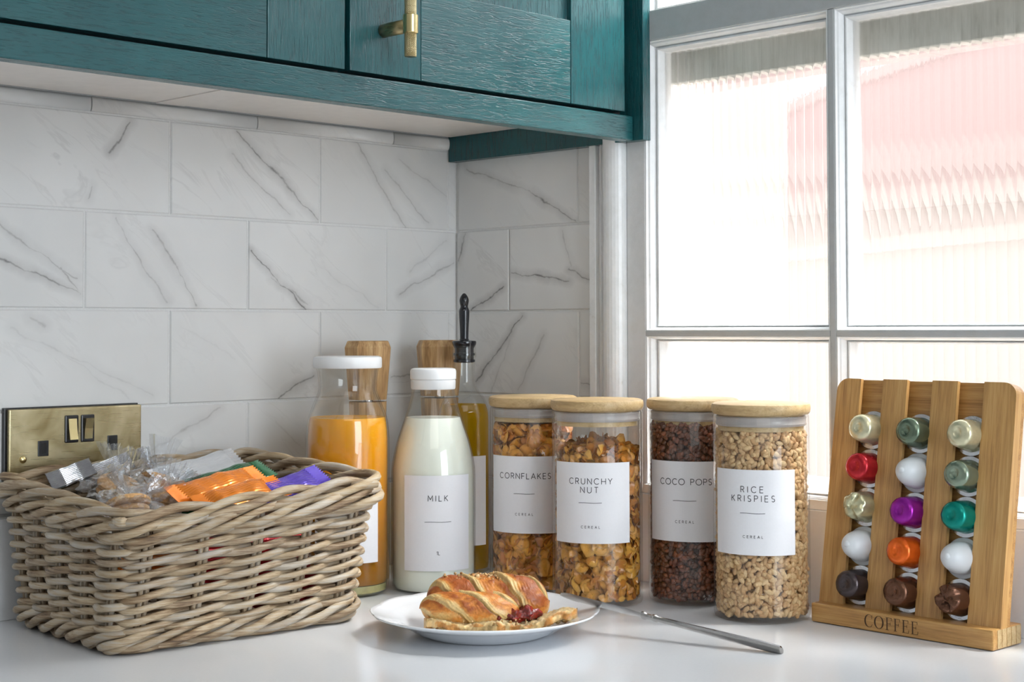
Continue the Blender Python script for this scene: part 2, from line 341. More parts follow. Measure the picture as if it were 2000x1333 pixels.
# ------------------------------------------------------------------ mesh helpers
def link(o, parent=None):
    COL.objects.link(o)
    if parent is not None: o.parent = parent
    return o
def mk(name, V, F, mat, parent=None, smooth=False, cols=None, loc=None, rot=None):
    me = bpy.data.meshes.new(name)
    V = np.asarray(V, dtype=np.float32).reshape(-1, 3)
    if isinstance(F, np.ndarray):
        n = len(F); k = F.shape[1]
        me.vertices.add(len(V)); me.vertices.foreach_set('co', V.ravel())
        me.loops.add(n * k); me.loops.foreach_set('vertex_index', F.astype(np.int32).ravel())
        me.polygons.add(n); me.polygons.foreach_set('loop_start', np.arange(0, n * k, k, dtype=np.int32))
        me.update(calc_edges=True)
    else:
        me.from_pydata([tuple(map(float, v)) for v in V], [], F)
    if smooth: me.polygons.foreach_set('use_smooth', np.ones(len(me.polygons), dtype=bool))
    if cols is not None:
        at = me.color_attributes.new('Col', 'FLOAT_COLOR', 'POINT')
        c = np.ones((len(V), 4), dtype=np.float32); c[:, :3] = cols; at.data.foreach_set('color', c.ravel())
    me.materials.append(mat); me.update()
    o = bpy.data.objects.new(name, me); link(o, parent)
    if loc is not None: o.location = loc
    if rot is not None: o.rotation_euler = rot
    return o
def empty(name, loc=(0, 0, 0), rotz=0.0):
    o = bpy.data.objects.new(name, None); link(o); o.location = loc; o.rotation_euler = (0, 0, rotz); o.empty_display_size = 0.02
    return o
def tag(o, label=None, cat=None, group=None, kind=None):
    if label: o['label'] = label
    if cat: o['category'] = cat
    if group: o['group'] = group
    if kind: o['kind'] = kind
    return o
def box_bm(bm, x0, x1, y0, y1, z0, z1):
    vs = [bm.verts.new(p) for p in ((x0, y0, z0), (x1, y0, z0), (x1, y1, z0), (x0, y1, z0), (x0, y0, z1), (x1, y0, z1), (x1, y1, z1), (x0, y1, z1))]
    for f in ((0, 3, 2, 1), (4, 5, 6, 7), (0, 1, 5, 4), (1, 2, 6, 5), (2, 3, 7, 6), (3, 0, 4, 7)): bm.faces.new([vs[i] for i in f])
def box(name, x0, x1, y0, y1, z0, z1, mat, parent=None, bev=0.0, seg=2, loc=None, rot=None):
    bm = bmesh.new(); box_bm(bm, x0, x1, y0, y1, z0, z1)
    if bev: bmesh.ops.bevel(bm, geom=list(bm.edges), offset=bev, segments=seg, affect='EDGES', profile=0.6)
    me = bpy.data.meshes.new(name); bm.to_mesh(me); bm.free(); me.materials.append(mat)
    o = bpy.data.objects.new(name, me); link(o, parent)
    if loc is not None: o.location = loc
    if rot is not None: o.rotation_euler = rot
    return o
def obox(name, c, s, mat, parent=None, bev=0.0, rot=(0, 0, 0)):   # box with its own centre origin
    return box(name, -s[0]/2, s[0]/2, -s[1]/2, s[1]/2, -s[2]/2, s[2]/2, mat, parent, bev, loc=c, rot=rot)
def prism(name, pts, z0, z1, mat, parent=None, axis='z', smooth=False):
    n = len(pts); V = []
    for z in (z0, z1):
        for a, b in pts:
            V.append({'z': (a, b, z), 'x': (z, a, b), 'y': (a, z, b)}[axis])
    F = [[i, (i+1) % n, n + (i+1) % n, n + i] for i in range(n)] + [list(range(n))[::-1], list(range(n, 2*n))]
    me_o = mk(name, V, F, mat, parent, smooth)
    bm = bmesh.new(); bm.from_mesh(me_o.data); bmesh.ops.recalc_face_normals(bm, faces=bm.faces); bm.to_mesh(me_o.data); bm.free()
    return me_o
def lathe(name, prof, mat, parent=None, n=64, smooth=True, loc=None, autosharp=True, closed=False):
    V = []; F = []; rows = []
    for r, z in prof:
        if r < 1e-6: rows.append([len(V)]); V.append((0, 0, z))
        else:
            rows.append(list(range(len(V), len(V) + n)))
            V += [(r*math.cos(2*PI*i/n), r*math.sin(2*PI*i/n), z) for i in range(n)]
    pairs = list(zip(rows[:-1], rows[1:]))
    if closed: pairs.append((rows[-1], rows[0]))
    for a, b in pairs:
        for i in range(n):
            j = (i+1) % n
            if len(a) == 1 and len(b) == 1: continue
            if len(a) == 1: F.append([a[0], b[j], b[i]][::-1] if False else [a[0], b[j], b[i]])
            elif len(b) == 1: F.append([a[i], a[j], b[0]])
            else: F.append([a[i], a[j], b[j], b[i]])
    o = mk(name, V, F, mat, parent, smooth, loc=loc)
    me = o.data
    bm = bmesh.new(); bm.from_mesh(me); bmesh.ops.recalc_face_normals(bm, faces=bm.faces)
    if autosharp:
        for e in bm.edges:
            if len(e.link_faces) == 2 and e.calc_face_angle(0) > 0.7: e.smooth = False
    bm.to_mesh(me); bm.free()
    return o
def smoothprof(pts, k=6):   # Catmull-Rom through (r,z)
    P = [np.array(p, float) for p in pts]; P = [2*P[0]-P[1]] + P + [2*P[-1]-P[-2]]; out = []
    for i in range(1, len(P)-2):
        for t in np.arange(k)/k:
            a, b, c, d = P[i-1:i+3]
            out.append(tuple(0.5*((2*b)+(-a+c)*t+(2*a-5*b+4*c-d)*t*t+(-a+3*b-3*c+d)*t**3)))
    out.append(tuple(P[-2])); return out
def tube(name, path, rad, mat, parent=None, n=8, closed=False, caps=True, flat=1.0):
    P = np.asarray(path, float); m = len(P)
    R = np.full(m, rad) if np.isscalar(rad) else np.asarray(rad)
    if closed: T = np.roll(P, -1, 0) - np.roll(P, 1, 0)
    else: T = np.gradient(P, axis=0)
    T /= np.linalg.norm(T, axis=1)[:, None] + 1e-12
    up = np.array([0, 0, 1.0]); A = np.cross(T, up); ln = np.linalg.norm(A, axis=1)
    bad = ln < 0.15
    A[bad] = np.cross(T[bad], np.array([1.0, 0, 0])); A /= np.linalg.norm(A, axis=1)[:, None]
    if not closed and bad.any() and not bad.all():
        A2 = np.cross(T, np.array([1.0, 0.3, 0])); A = A2 / (np.linalg.norm(A2, axis=1)[:, None] + 1e-9)
    B = np.cross(A, T)
    th = np.arange(n) * 2 * PI / n
    V = (P[:, None] + R[:, None, None] * (np.cos(th)[None, :, None] * A[:, None] + flat * np.sin(th)[None, :, None] * B[:, None])).reshape(-1, 3)
    F = []
    mm = m if closed else m - 1
    for i in range(mm):
        a = i*n; b = ((i+1) % m)*n
        for j in range(n): F.append([a+j, a+(j+1) % n, b+(j+1) % n, b+j])
    if not closed and caps: F.append(list(range(n))[::-1]); F.append(list(range((m-1)*n, m*n)))
    return mk(name, V, F, mat, parent, True)

# instance-merging: many copies of one small mesh in one object
def scatter(name, bv, bf, T, mat, parent, cols, smooth=True):
    # T: (n,3,3) matrices and (n,3) positions
    R, P = T; n = len(P); k = len(bv)
    V = np.einsum('nij,kj->nki', R, bv) + P[:, None, :]
    F = (bf[None] + (np.arange(n) * k)[:, None, None]).reshape(-1, bf.shape[1])
    C = np.repeat(cols, k, axis=0)
    return mk(name, V.reshape(-1, 3), F, mat, parent, smooth, cols=C)
def rand_rot(n):
    q = RNG.normal(size=(n, 4)); q /= np.linalg.norm(q, axis=1)[:, None]; w, x, y, z = q.T
    return np.stack([1-2*(y*y+z*z), 2*(x*y-z*w), 2*(x*z+y*w), 2*(x*y+z*w), 1-2*(x*x+z*z), 2*(y*z-x*w), 2*(x*z-y*w), 2*(y*z+x*w), 1-2*(x*x+y*y)], 1).reshape(n, 3, 3)
def frames(nrm):   # rotation taking z to nrm with random spin
    n = len(nrm); a = RNG.normal(size=(n, 3)); x = np.cross(a, nrm); x /= np.linalg.norm(x, axis=1)[:, None]; y = np.cross(nrm, x)
    return np.stack([x, y, nrm], 2)

# ------------------------------------------------------------------ stroke lettering
def arc(cx, cy, rx, ry, a0, a1, k=12): return [(cx+rx*math.cos(math.radians(a0+(a1-a0)*i/k)), cy+ry*math.sin(math.radians(a0+(a1-a0)*i/k))) for i in range(k+1)]
G = {
 'A': (0.78, [[(0, 0), (0.39, 1), (0.78, 0)], [(0.14, 0.33), (0.64, 0.33)]]),
 'C': (0.86, [arc(0.48, 0.5, 0.46, 0.5, 42, 318, 22)]),
 'E': (0.55, [[(0.55, 0), (0, 0), (0, 1), (0.55, 1)], [(0, 0.52), (0.5, 0.52)]]),
 'F': (0.52, [[(0, 0), (0, 1), (0.54, 1)], [(0, 0.52), (0.48, 0.52)]]),
 'H': (0.72, [[(0, 0), (0, 1)], [(0.72, 0), (0.72, 1)], [(0, 0.5), (0.72, 0.5)]]),
 'I': (0.04, [[(0.02, 0), (0.02, 1)]]),
 'K': (0.62, [[(0, 0), (0, 1)], [(0.58, 1), (0.0, 0.42)], [(0.17, 0.58), (0.62, 0)]]),
 'L': (0.5, [[(0, 1), (0, 0), (0.5, 0)]]),
 'M': (0.84, [[(0, 0), (0.04, 1), (0.42, 0.3), (0.80, 1), (0.84, 0)]]),
 'N': (0.72, [[(0, 0), (0, 1), (0.72, 0), (0.72, 1)]]),
 'O': (1.0, [arc(0.5, 0.5, 0.5, 0.5, 0, 360, 30)]),
 'P': (0.58, [[(0, 0), (0, 1), (0.3, 1)] + arc(0.3, 0.74, 0.27, 0.26, 90, -90, 12) + [(0, 0.48)]]),
 'R': (0.6, [[(0, 0), (0, 1), (0.3, 1)] + arc(0.3, 0.74, 0.27, 0.26, 90, -90, 12) + [(0, 0.48)], [(0.3, 0.48), (0.6, 0)]]),
 'S': (0.56, [arc(0.29, 0.745, 0.25, 0.255, 35, 270, 12) + arc(0.27, 0.245, 0.27, 0.245, 90, -145, 12)]),
 'T': (0.64, [[(0, 1), (0.64, 1)], [(0.32, 1), (0.32, 0)]]),
 'U': (0.7, [[(0, 1)] + arc(0.35, 0.35, 0.35, 0.35, 180, 360, 14) + [(0.7, 1)]]),
 'Y': (0.72, [[(0, 1), (0.36, 0.48), (0.72, 1)], [(0.36, 0.48), (0.36, 0)]]),
 '1': (0.26, [[(0, 0.8), (0.24, 1), (0.24, 0)]]),
 ' ': (0.45, []),
}
def ribbon(pts, w):
    if np.isscalar(w): pts = [p for k, p in enumerate(pts) if k == 0 or math.hypot(p[0]-pts[k-1][0], p[1]-pts[k-1][1]) > 1e-7]
    P = np.array(pts, float); m = len(P); W = np.full(m, w) if np.isscalar(w) else np.array(w)
    d = np.diff(P, axis=0); d /= np.linalg.norm(d, axis=1)[:, None] + 1e-9
    nn = np.stack([-d[:, 1], d[:, 0]], 1); V = []
    for i in range(m):
        if i == 0: v = nn[0]
        elif i == m-1: v = nn[-1]
        else:
            s = nn[i-1] + nn[i]; s /= np.linalg.norm(s) + 1e-9; v = s / max(0.45, float(s @ nn[i]))
        V += [P[i] - v*W[i]/2, P[i] + v*W[i]/2]
    F = [[2*i, 2*i+2, 2*i+3, 2*i+1] for i in range(m-1)]
    return V, F
def resample(pts, step):
    out = [pts[0]]
    for a, b in zip(pts[:-1], pts[1:]):
        k = max(1, int(math.hypot(b[0]-a[0], b[1]-a[1]) / step))
        out += [(a[0]+(b[0]-a[0])*t/k, a[1]+(b[1]-a[1])*t/k) for t in range(1, k+1)]
    return out
def text_width(s, h, gap): return sum(G[c][0]*h for c in s) + gap*(len(s)-1)
def text_geo(s, u0, v0, h, gap, w, V, F):   # centred on u0, baseline v0
    x = u0 - text_width(s, h, gap)/2
    for c in s:
        wd, st = G[c]
        for pl in st:
            vv, ff = ribbon([(x+px*h, v0+py*h) for px, py in resample([q for i, q in enumerate(pl) if i == 0 or math.hypot(q[0]-pl[i-1][0], q[1]-pl[i-1][1]) > .002], 0.35)], w)
            b = len(V); V += [tuple(q) for q in vv]; F += [[b+i for i in f] for f in ff]
        x += wd*h + gap
def wrap(V, R, a0): return [(R*math.cos(a0+u/R), R*math.sin(a0+u/R), v) for u, v in V]

# ================================================================== SETTING
ZL = [0.5096, 0.4071, 0.3046, 0.2021, 0.0996]
wall_left = box('wall_left', -0.16, -0.0016, -3.2, 0.16, -0.9, 1.6, MAT['grout']); tag(wall_left, kind='structure')
wall_back = empty('wall_back'); tag(wall_back, kind='structure')
WX0, WX1, WZ0, WZ1 = 0.287, 1.09, 0.0996, 1.285
box('wall_panel', -0.0016, WX0, 0.0016, 0.050, -0.9, 1.6, MAT['grout'], wall_back)
box('outer_brickwork', -0.0016, WX0, 0.0505, 0.16, -0.9, 1.6, MAT['render'], wall_back)
box('wall_panel', WX1, 3.3, 0.0016, 0.050, -0.9, 1.6, MAT['plaster'], wall_back)
box('outer_brickwork', WX1, 3.3, 0.0505, 0.16, -0.9, 1.6, MAT['render'], wall_back)
box('wall_panel', WX0, WX1, 0.0016, 0.050, -0.9, WZ0-0.002, MAT['plaster'], wall_back)
box('outer_brickwork', WX0, WX1, 0.0505, 0.16, -0.9, WZ0-0.002, MAT['render'], wall_back)
box('wall_panel', WX0, WX1, 0.0016, 0.050, WZ1, 1.6, MAT['plaster'], wall_back)
box('outer_brickwork', WX0, WX1, 0.0505, 0.16, WZ1, 1.6, MAT['render'], wall_back)
tag(box('wall_right', 3.3, 3.4, -3.2, 0.16, -0.9, 1.6, MAT['plaster']), kind='structure')
tag(box('wall_front', -0.16, 3.4, -3.3, -3.2, -0.9, 1.6, MAT['plaster']), kind='structure')
tag(box('ceiling', -0.16, 3.4, -3.3, 0.16, 1.6, 1.7, MAT['plaster']), kind='structure')
tag(box('floor', -0.16, 3.4, -3.3, 0.16, -1.0, -0.9, MAT['floor']), kind='structure')

tile_cache = {}
def tile(parent, side, a0, a1, z0, z1, g=0.0021, veins=(), cname='tile', depth=0.0, mat=None):
    """side 'L': wall at X=0, a = Y;  side 'B': wall at Y=0, a = X.  a0<a1"""
    w = abs(a1-a0)-g; h = (z1-z0)-g; key = (round(w, 4), round(h, 4), cname)
    if key not in tile_cache:
        e = 0.0011; x, y = w/2, h/2
        V = [(-x, -y, -.007), (x, -y, -.007), (x, y, -.007), (-x, y, -.007), (-x, -y, -e), (x, -y, -e), (x, y, -e), (-x, y, -e),
             (-x+e, -y+e, 0), (x-e, -y+e, 0), (x-e, y-e, 0), (-x+e, y-e, 0)]
        if cname == 'tile':
            F = [[0, 3, 2, 1], [0, 1, 5, 4], [1, 2, 6, 5], [2, 3, 7, 6], [3, 0, 4, 7], [4, 5, 9, 8], [5, 6, 10, 9], [6, 7, 11, 10], [7, 4, 8, 11], [8, 9, 10, 11]]
        else:       # rounded pencil strip
            V = []; F = []; k = 7
            for sx in (-x, x):
                for i in range(k+1):
                    a = -PI/2 + PI*i/k; V.append((sx, y*math.sin(a), 0.0030*math.cos(a)))
                V += [(sx, y, -.007), (sx, -y, -.007)]
            m = k+3
            F = [[i, (i+1) % m, m+(i+1) % m, m+i][::-1] for i in range(m)] + [list(range(m))[::-1], list(range(m, 2*m))]
        me = bpy.data.meshes.new(cname); me.from_pydata(V, [], F); me.materials.append(mat or MAT['tile'])
        if cname != 'tile': me.polygons.foreach_set('use_smooth', [len(p.vertices) == 4 for p in me.polygons])
        tile_cache[key] = me
    o = bpy.data.objects.new(cname, tile_cache[key]); link(o, parent)
    c = (a0+a1)/2; zc = (z0+z1)/2; jit = random.uniform(-.0003, .0003)
    if side == 'L': o.location = (depth+jit, c, zc); o.rotation_euler = (PI/2, 0, PI/2)
    else: o.location = (c, -depth+jit, zc); o.rotation_euler = (PI/2, 0, 0)
    names = 'abc'
    for i in range(3):
        if i < len(veins):
            (p0, p1, s) = veins[i]
            o['vein_'+names[i]] = [float(p0[0]-c), float(p0[1]-zc), float(p1[0]-c), float(p1[1]-zc)]; o['vein_%s_s' % names[i]] = float(s)
        else: o['vein_'+names[i]] = [9.0, 9.0, 9.1, 9.1]; o['vein_%s_s' % names[i]] = 0.0
    return o
VEINS = [('L', 0, (-0.4699, 0.5025), (-0.494, 0.4679), 0.9), ('L', 0, (-0.5145, 0.4316), (-0.5192, 0.4181), 0.5), ('L', 0, (-0.3362, 0.5059), (-0.22, 0.412), 0.8), ('L', 0, (-0.3436, 0.4782), (-0.2608, 0.4153), 0.45), ('L', 0, (-0.1638, 0.5091), (-0.085, 0.4085), 0.5), ('L', 0, (-0.118, 0.4772), (-0.0459, 0.416), 0.45), ('L', 0, (-0.095, 0.4935), (-0.0154, 0.4507), 0.3), ('L', 1, (-0.6151, 0.354), (-0.5284, 0.3214), 0.85), ('L', 1, (-0.6154, 0.387), (-0.5314, 0.3356), 0.55), ('L', 1, (-0.5498, 0.3482), (-0.5266, 0.3198), 0.6), ('L', 1, (-0.4875, 0.401), (-0.4251, 0.313), 0.45), ('L', 1, (-0.4413, 0.3896), (-0.3863, 0.3106), 0.6), ('L', 1, (-0.3163, 0.372), (-0.2377, 0.3079), 1.0), ('L', 1, (-0.2872, 0.3437), (-0.2362, 0.315), 0.6), ('L', 1, (-0.2213, 0.3572), (-0.1277, 0.31), 0.2), ('L', 1, (-0.004, 0.3684), (-0.0933, 0.3279), 0.55), ('L', 1, (-0.0163, 0.3953), (-0.0783, 0.3548), 0.25), ('L', 2, (-0.6037, 0.2856), (-0.4403, 0.2117), 0.22), ('L', 2, (-0.5819, 0.2959), (-0.568, 0.2856), 0.4), ('L', 2, (-0.548, 0.2595), (-0.4711, 0.21), 0.18), ('L', 2, (-0.2271, 0.2296), (-0.2782, 0.2045), 0.9), ('L', 2, (-0.409, 0.2854), (-0.3358, 0.251), 0.12), ('L', 2, (-0.0166, 0.2364), (-0.1073, 0.2225), 0.6), ('L', 2, (-0.0783, 0.2186), (-0.1595, 0.2115), 0.2), ('L', 3, (-0.3559, 0.1964), (-0.4462, 0.152), 0.4), ('L', 3, (-0.2796, 0.1801), (-0.2432, 0.143), 0.2), ('B', 0, (0.0188, 0.4863), (0.1367, 0.4474), 0.6), ('B', 0, (0.1367, 0.4474), (0.2082, 0.4101), 0.8), ('B', 1, (0.0877, 0.334), (0.0298, 0.3068), 1.0), ('B', 1, (0.0168, 0.4031), (0.0033, 0.3684), 0.7), ('B', 1, (0.1012, 0.3526), (0.1997, 0.339), 0.95), ('B', 1, (0.1858, 0.399), (0.2006, 0.3571), 0.4), ('B', 1, (0.1973, 0.353), (0.2347, 0.3393), 0.8), ('B', 2, (0.1204, 0.299), (0.037, 0.2174), 1.0), ('B', 2, (0.1549, 0.2754), (0.1113, 0.2097), 0.5), ('B', 2, (0.1009, 0.2784), (0.0647, 0.2022), 0.3), ('B', 2, (0.2146, 0.2179), (0.2356, 0.216), 0.7)]
def run(parent, side, edges, z0, z1, row):
    for k, (a, b) in enumerate(zip(edges[:-1], edges[1:])):
        a, b = min(a, b), max(a, b)
        vs = [(p, q, s) for (sd, rw, p, q, s) in VEINS if sd == side and rw == row and a-.002 <= (p[0]+q[0])/2 <= b+.002][:3]
        tile(parent, side, a, b, z0, z1, veins=vs)
Q = 0.2033
eA = [0.0, -0.0135] + [-0.21745 - Q*i for i in range(5)]
eB = [0.0] + [-0.11587 - Q*i for i in range(5)]
for rw, (zt, zb, ed) in enumerate(((ZL[0], ZL[1], eA), (ZL[1], ZL[2], eB), (ZL[2], ZL[3], eA), (ZL[3], ZL[4], eB))):
    run(wall_left, 'L', ed, zb, zt, rw)
for rw, (zt, zb, ed) in enumerate(((ZL[0], ZL[1], [0.003, .21136, .237]), (ZL[1], ZL[2], [0.001, .09628, .237]), (ZL[2], ZL[3], [0.001, .2125, .237]), (ZL[3], ZL[4], [0.001, .09628, .237]))):
    run(wall_back, 'B', ed, zb, zt, rw)
for a, b in ((-.004, -.106), (-.106, -.3085), (-.3085, -.517), (-.517, -.72), (-.72, -.93), (-.93, -1.13)):
    tile(wall_left, 'L', b, a, ZL[0], 0.5262, g=0.0012, cname='pencil_tile', depth=0.0)

# worktop (L-shaped slab) and its upstands
wt = prism('worktop', [(0.0, 0.0), (2.6, 0.0), (2.6, -0.62), (0.95, -0.62), (0.62, -0.95), (0.62, -2.6), (0.0, -2.6)], -0.03, 0.0, MAT['quartz'])
tag(wt, 'glossy pale grey-white quartz worktop running along both walls', 'worktop')
def upstand(name, label, x0, x1, y0, y1):
    tag(box(name, x0, x1, y0, y1, 0.0, 0.0985, MAT['quartz'], None, 0.0012), label, 'upstand')
upstand('upstand', 'low quartz upstand under the tiles behind the wicker basket', 0.0005, 0.0195, -2.6, -0.0005)
upstand('upstand', 'low quartz upstand below the window behind the cereal jars', 0.0205, 2.6, -0.0068, -0.0005)
# plain base units that carry the worktop
bu = empty('base_unit', (0, 0, 0)); tag(bu, 'plain teal base units carrying the worktop', 'cabinet')
box('carcass', 0.0, 0.58, -2.58, -0.0, -0.80, -0.031, MAT['teal_v'], bu); box('carcass', 0.58, 2.58, -0.58, 0.0, -0.80, -0.031, MAT['teal_v'], bu)
box('plinth', 0.0, 0.52, -2.56, 0.0, -0.90, -0.80, MAT['dark'], bu); box('plinth', 0.52, 2.56, -0.52, 0.0, -0.90, -0.80, MAT['dark'], bu)

# architrave beside the window
trim = empty('trim_1', (0, 0, 0)); tag(trim, kind='structure')
prism('edge_strip', [(.2372, .004), (.2372, -.0085), (.2384, -.010), (.2468, -.010), (.2476, -.009), (.2476, .004)], 0.0996, 1.285, MAT['wpaint'], trim)
pr = [(.2476, .004), (.2478, -.004), (.2525, -.0045), (.2545, -.009), (.2560, -.0095), (.2575, -.006)]
pr += [(.2575 + .0145 + .0145*math.cos(a) , -.004 - .0125*math.sin(a)) for a in np.linspace(PI, 0, 12)][0:12]
pr += [(.2866, .004)]
prism('moulding', pr, 0.0996, 1.285, MAT['wpaint'], trim, smooth=False)

# ---- window with reeded panes
win = empty('window_1', (0, 0, 0)); tag(win, kind='structure')
Wd = 0.046
colsX = [(.314, .5575), (.565, .8085), (.816, 1.0595)]
rowsZ = [(.1085, .2745), (.2805, .6087), (.642, 1.255)]
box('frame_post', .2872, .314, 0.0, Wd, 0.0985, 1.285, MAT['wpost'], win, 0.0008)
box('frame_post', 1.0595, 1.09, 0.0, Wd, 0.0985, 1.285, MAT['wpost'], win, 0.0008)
box('transom_rail', .314, 1.0595, -0.0015, Wd, .6087, .642, MAT['wpaint_darker'], win, 0.0008)
box('head_rail', .314, 1.0595, 0.0, Wd, 1.255, 1.285, MAT['wpaint'], win, 0.0008)
box('bottom_rail', .314, 1.0595, -0.004, Wd, .0985, .1085, MAT['wpaint'], win, 0.0008)
for z0, z1 in ((.1085, .6087), (.642, 1.255)):
    for i in (0, 1): box('glazing_bar', colsX[i][1], colsX[i+1][0], 0.0, Wd-.01, z0, z1, MAT['wpaint_darker'], win, 0.0012)
for i in range(3): box('glazing_bar', colsX[i][0], colsX[i][1], 0.0, Wd-.01, .2745, .2805, MAT['wpaint_darker'], win, 0.0008)
def bead(x0, x1, z0, z1, ml, mr, mb, mt):
    prof = [(0, 0.0005), (.12, .0004), (.16, .0035), (.3, .0045), (.5, .0085), (.56, .0125), (.62, .0130), (.66, .0105), (.82, .0105), (.88, .0125), (.95, .0185), (1, .0215), (1, .030), (0, .030)]
    V = []; F = []
    for d, y in prof:
        V += [(x0+ml*d, y, z0+mb*d), (x1-mr*d, y, z0+mb*d), (x1-mr*d, y, z1-mt*d), (x0+ml*d, y, z1-mt*d)]
    n = len(prof)
    for i in range(n-1):
        for j in range(4): F.append([4*i+j, 4*i+(j+1) % 4, 4*(i+1)+(j+1) % 4, 4*(i+1)+j])
    o = mk('glazing_bead', V, F, MAT['wpaint'], win)
    bm = bmesh.new(); bm.from_mesh(o.data); bmesh.ops.recalc_face_normals(bm, faces=bm.faces); bm.to_mesh(o.data); bm.free()
def pane(x0, x1, z0, z1):
    pitch = 0.0112; per = 14; nx = int((x1-x0)/pitch*per); xs = np.linspace(x0, x1, nx+1)
    ph = (xs/pitch) % 1.0
    y = 0.0232 - 0.0035*np.sqrt(np.clip(1-.97*(2*ph-1)**2, 0, 1))
    zs = np.linspace(z0, z1, 8); V = []; F = []
    for z in zs: V += [(x, yy + 0.00012*math.sin(z*90+x*60), z) for x, yy in zip(xs, y)]
    n = nx+1
    for k in range(len(zs)-1):
        for i in range(nx): F.append([k*n+i, k*n+i+1, (k+1)*n+i+1, (k+1)*n+i])
    b = len(V); V += [(x0, .0262, z0), (x1, .0262, z0), (x1, .0262, z1), (x0, .0262, z1)]; F.append([b+3, b+2, b+1, b])
    o = mk('pane', V, F, MAT['reeded'], win, True); o.data.polygons[len(F)-1].use_smooth = False
for ci, (x0, x1) in enumerate(colsX):
    for ri, (z0, z1) in enumerate(rowsZ):
        ml = .0142 if ci == 0 else .0105; mr = .0142 if ci == 2 else .0105
        mt = .0115 if ri else .0072; mb = .0072 if ri == 1 else .006
        bead(x0, x1, z0, z1, ml, mr, mb, mt)
        pane(x0+ml-.001, x1-mr+.001, z0+mb-.001, z1-mt+.001)
box('drip_board', .30, 1.08, .050, .066, .5640, .660, MAT['board_grime'], win, 0.001)

# ---- outside
tag(box('outside_ground', -14, 12, 0.17, 16, -1.0, -0.9, MAT['paving']), kind='structure')
gw = empty('garden_wall', (0, 2.3, -0.9)); tag(gw, 'peach rendered garden wall outside, blurred behind the reeded panes', 'wall')
box('wall_body', -11.0, 5.0, 0.0, 0.2, 0.0, 1.50, MAT['render'], gw); box('coping', -11.05, 5.05, -0.04, 0.24, 1.50, 1.56, MAT['render'], gw)
hs = empty('brick_house', (0, 4.6, -0.9)); tag(hs, 'pinkish brick house outside, blurred behind the reeded panes', 'building')
box('brick_wall', -12.0, 6.0, 0.0, 3.0, 0.0, 3.10, MAT['farbrick'], hs); box('fascia', -12.05, 6.05, -0.05, 3.0, 3.10, 3.20, MAT['render'], hs)

# ================================================================== WALL CABINETS
cab = empty('wall_cabinet', (0, 0, 0.495)); tag(cab, 'teal painted oak-grain wall cabinet above the tiles, with a knurled brass handle', 'cabinet')
def cbox(name, x0, x1, y0, y1, z0, z1, mat, parent, bev=0.001):
    px = Vector((0, 0, 0))
    p = parent; off = Vector((0, 0, 0))
    while p is not None: off += Vector(p.location); p = p.parent
    c = Vector(((x0+x1)/2, (y0+y1)/2, (z0+z1)/2)) - off
    return obox(name, c, (x1-x0, y1-y0, z1-z0), mat, parent, bev)
CY0 = -1.0
cbox('light_rail', .292, .310, CY0, -.0150, .4950, .5225, MAT['teal_h'], cab, .0014)
cbox('shadow_gap', .2880, .2905, CY0, -.0150, .5180, .5320, MAT['dark'], cab, 0)
cbox('carcass_back', .002, .288, CY0, -.0150, .5285, .95, MAT['dark'], cab, 0)
cbox('underside_panel', .006, .2878, CY0, -.4445, .5262, .5290, MAT['carcass'], cab, .0003)
cbox('underside_panel', .006, .2878, -.4435, -.4080, .5256, .5290, MAT['carcass'], cab, .0003)
cbox('underside_panel', .006, .2878, -.4070, -.0150, .5262, .5290, MAT['carcass'], cab, .0003)
cbox('filler_board', .0006, .3235, -.0135, -.0006, .4950, .98, MAT['teal_v'], cab, .0006)
def door(y0, y1, z0, z1, left_stile=.089, right_stile=.0885, rail=.0905, with_handle=False):
    d = empty('door', (.290, (y0+y1)/2, z0 - .495)); d.parent = cab
    xf = .3095
    cbox('stile', .2905, xf, y0, y0+left_stile-.0004, z0, z1, MAT['teal_v'], d, .0008)
    cbox('stile', .2905, xf, y1-right_stile+.0004, y1, z0, z1, MAT['teal_v'], d, .0008)
    cbox('rail', .2905, xf-.0003, y0+left_stile+.0004, y1-right_stile-.0004, z0, z0+rail, MAT['teal_h'], d, .0008)
    cbox('rail', .2905, xf-.0003, y0+left_stile+.0004, y1-right_stile-.0004, z1-rail, z1, MAT['teal_h'], d, .0008)
    cbox('centre_panel', .2905, xf-.0065, y0+left_stile-.004, y1-right_stile+.004, z0+rail-.004, z1-rail+.004, MAT['teal_v'], d, 0)
    return d
door(-.9300, -.4283, .5265, .98, rail=.105)
d2 = door(-.4223, -.0285, .5265, .98)
hd = empty('handle', (0, 0, 0)); hd.parent = d2
def knurled(name, z0, z1, y, x, r):
    n = 104; m = int((z1-z0)/0.00045); V = []; F = []
    for k in range(m+1):
        z = z0+(z1-z0)*k/m
        for i in range(n):
            t = 2*PI*i/n; g = max(math.cos(20*t + z*3400), math.cos(20*t - z*3400))
            rr = r - .0003 + .00055*(1-g)*.5 if 0 < k < m else r-.0007
            V.append((x+rr*math.cos(t), y+rr*math.sin(t), z))
    for k in range(m):
        for i in range(n): F.append([k*n+i, k*n+(i+1) % n, (k+1)*n+(i+1) % n, (k+1)*n+i])
    F.append(list(range(n))[::-1]); F.append([m*n+i for i in range(n)])
    return mk(name, V, F, MAT['brass'], hd)
bpy.context.view_layer.update()
hd.parent = d2; hd.location = Vector((.349, -.3815, .539)) - d2.matrix_world.translation
knurled('grip_bar', 0.0, .17, 0, 0, .0056)
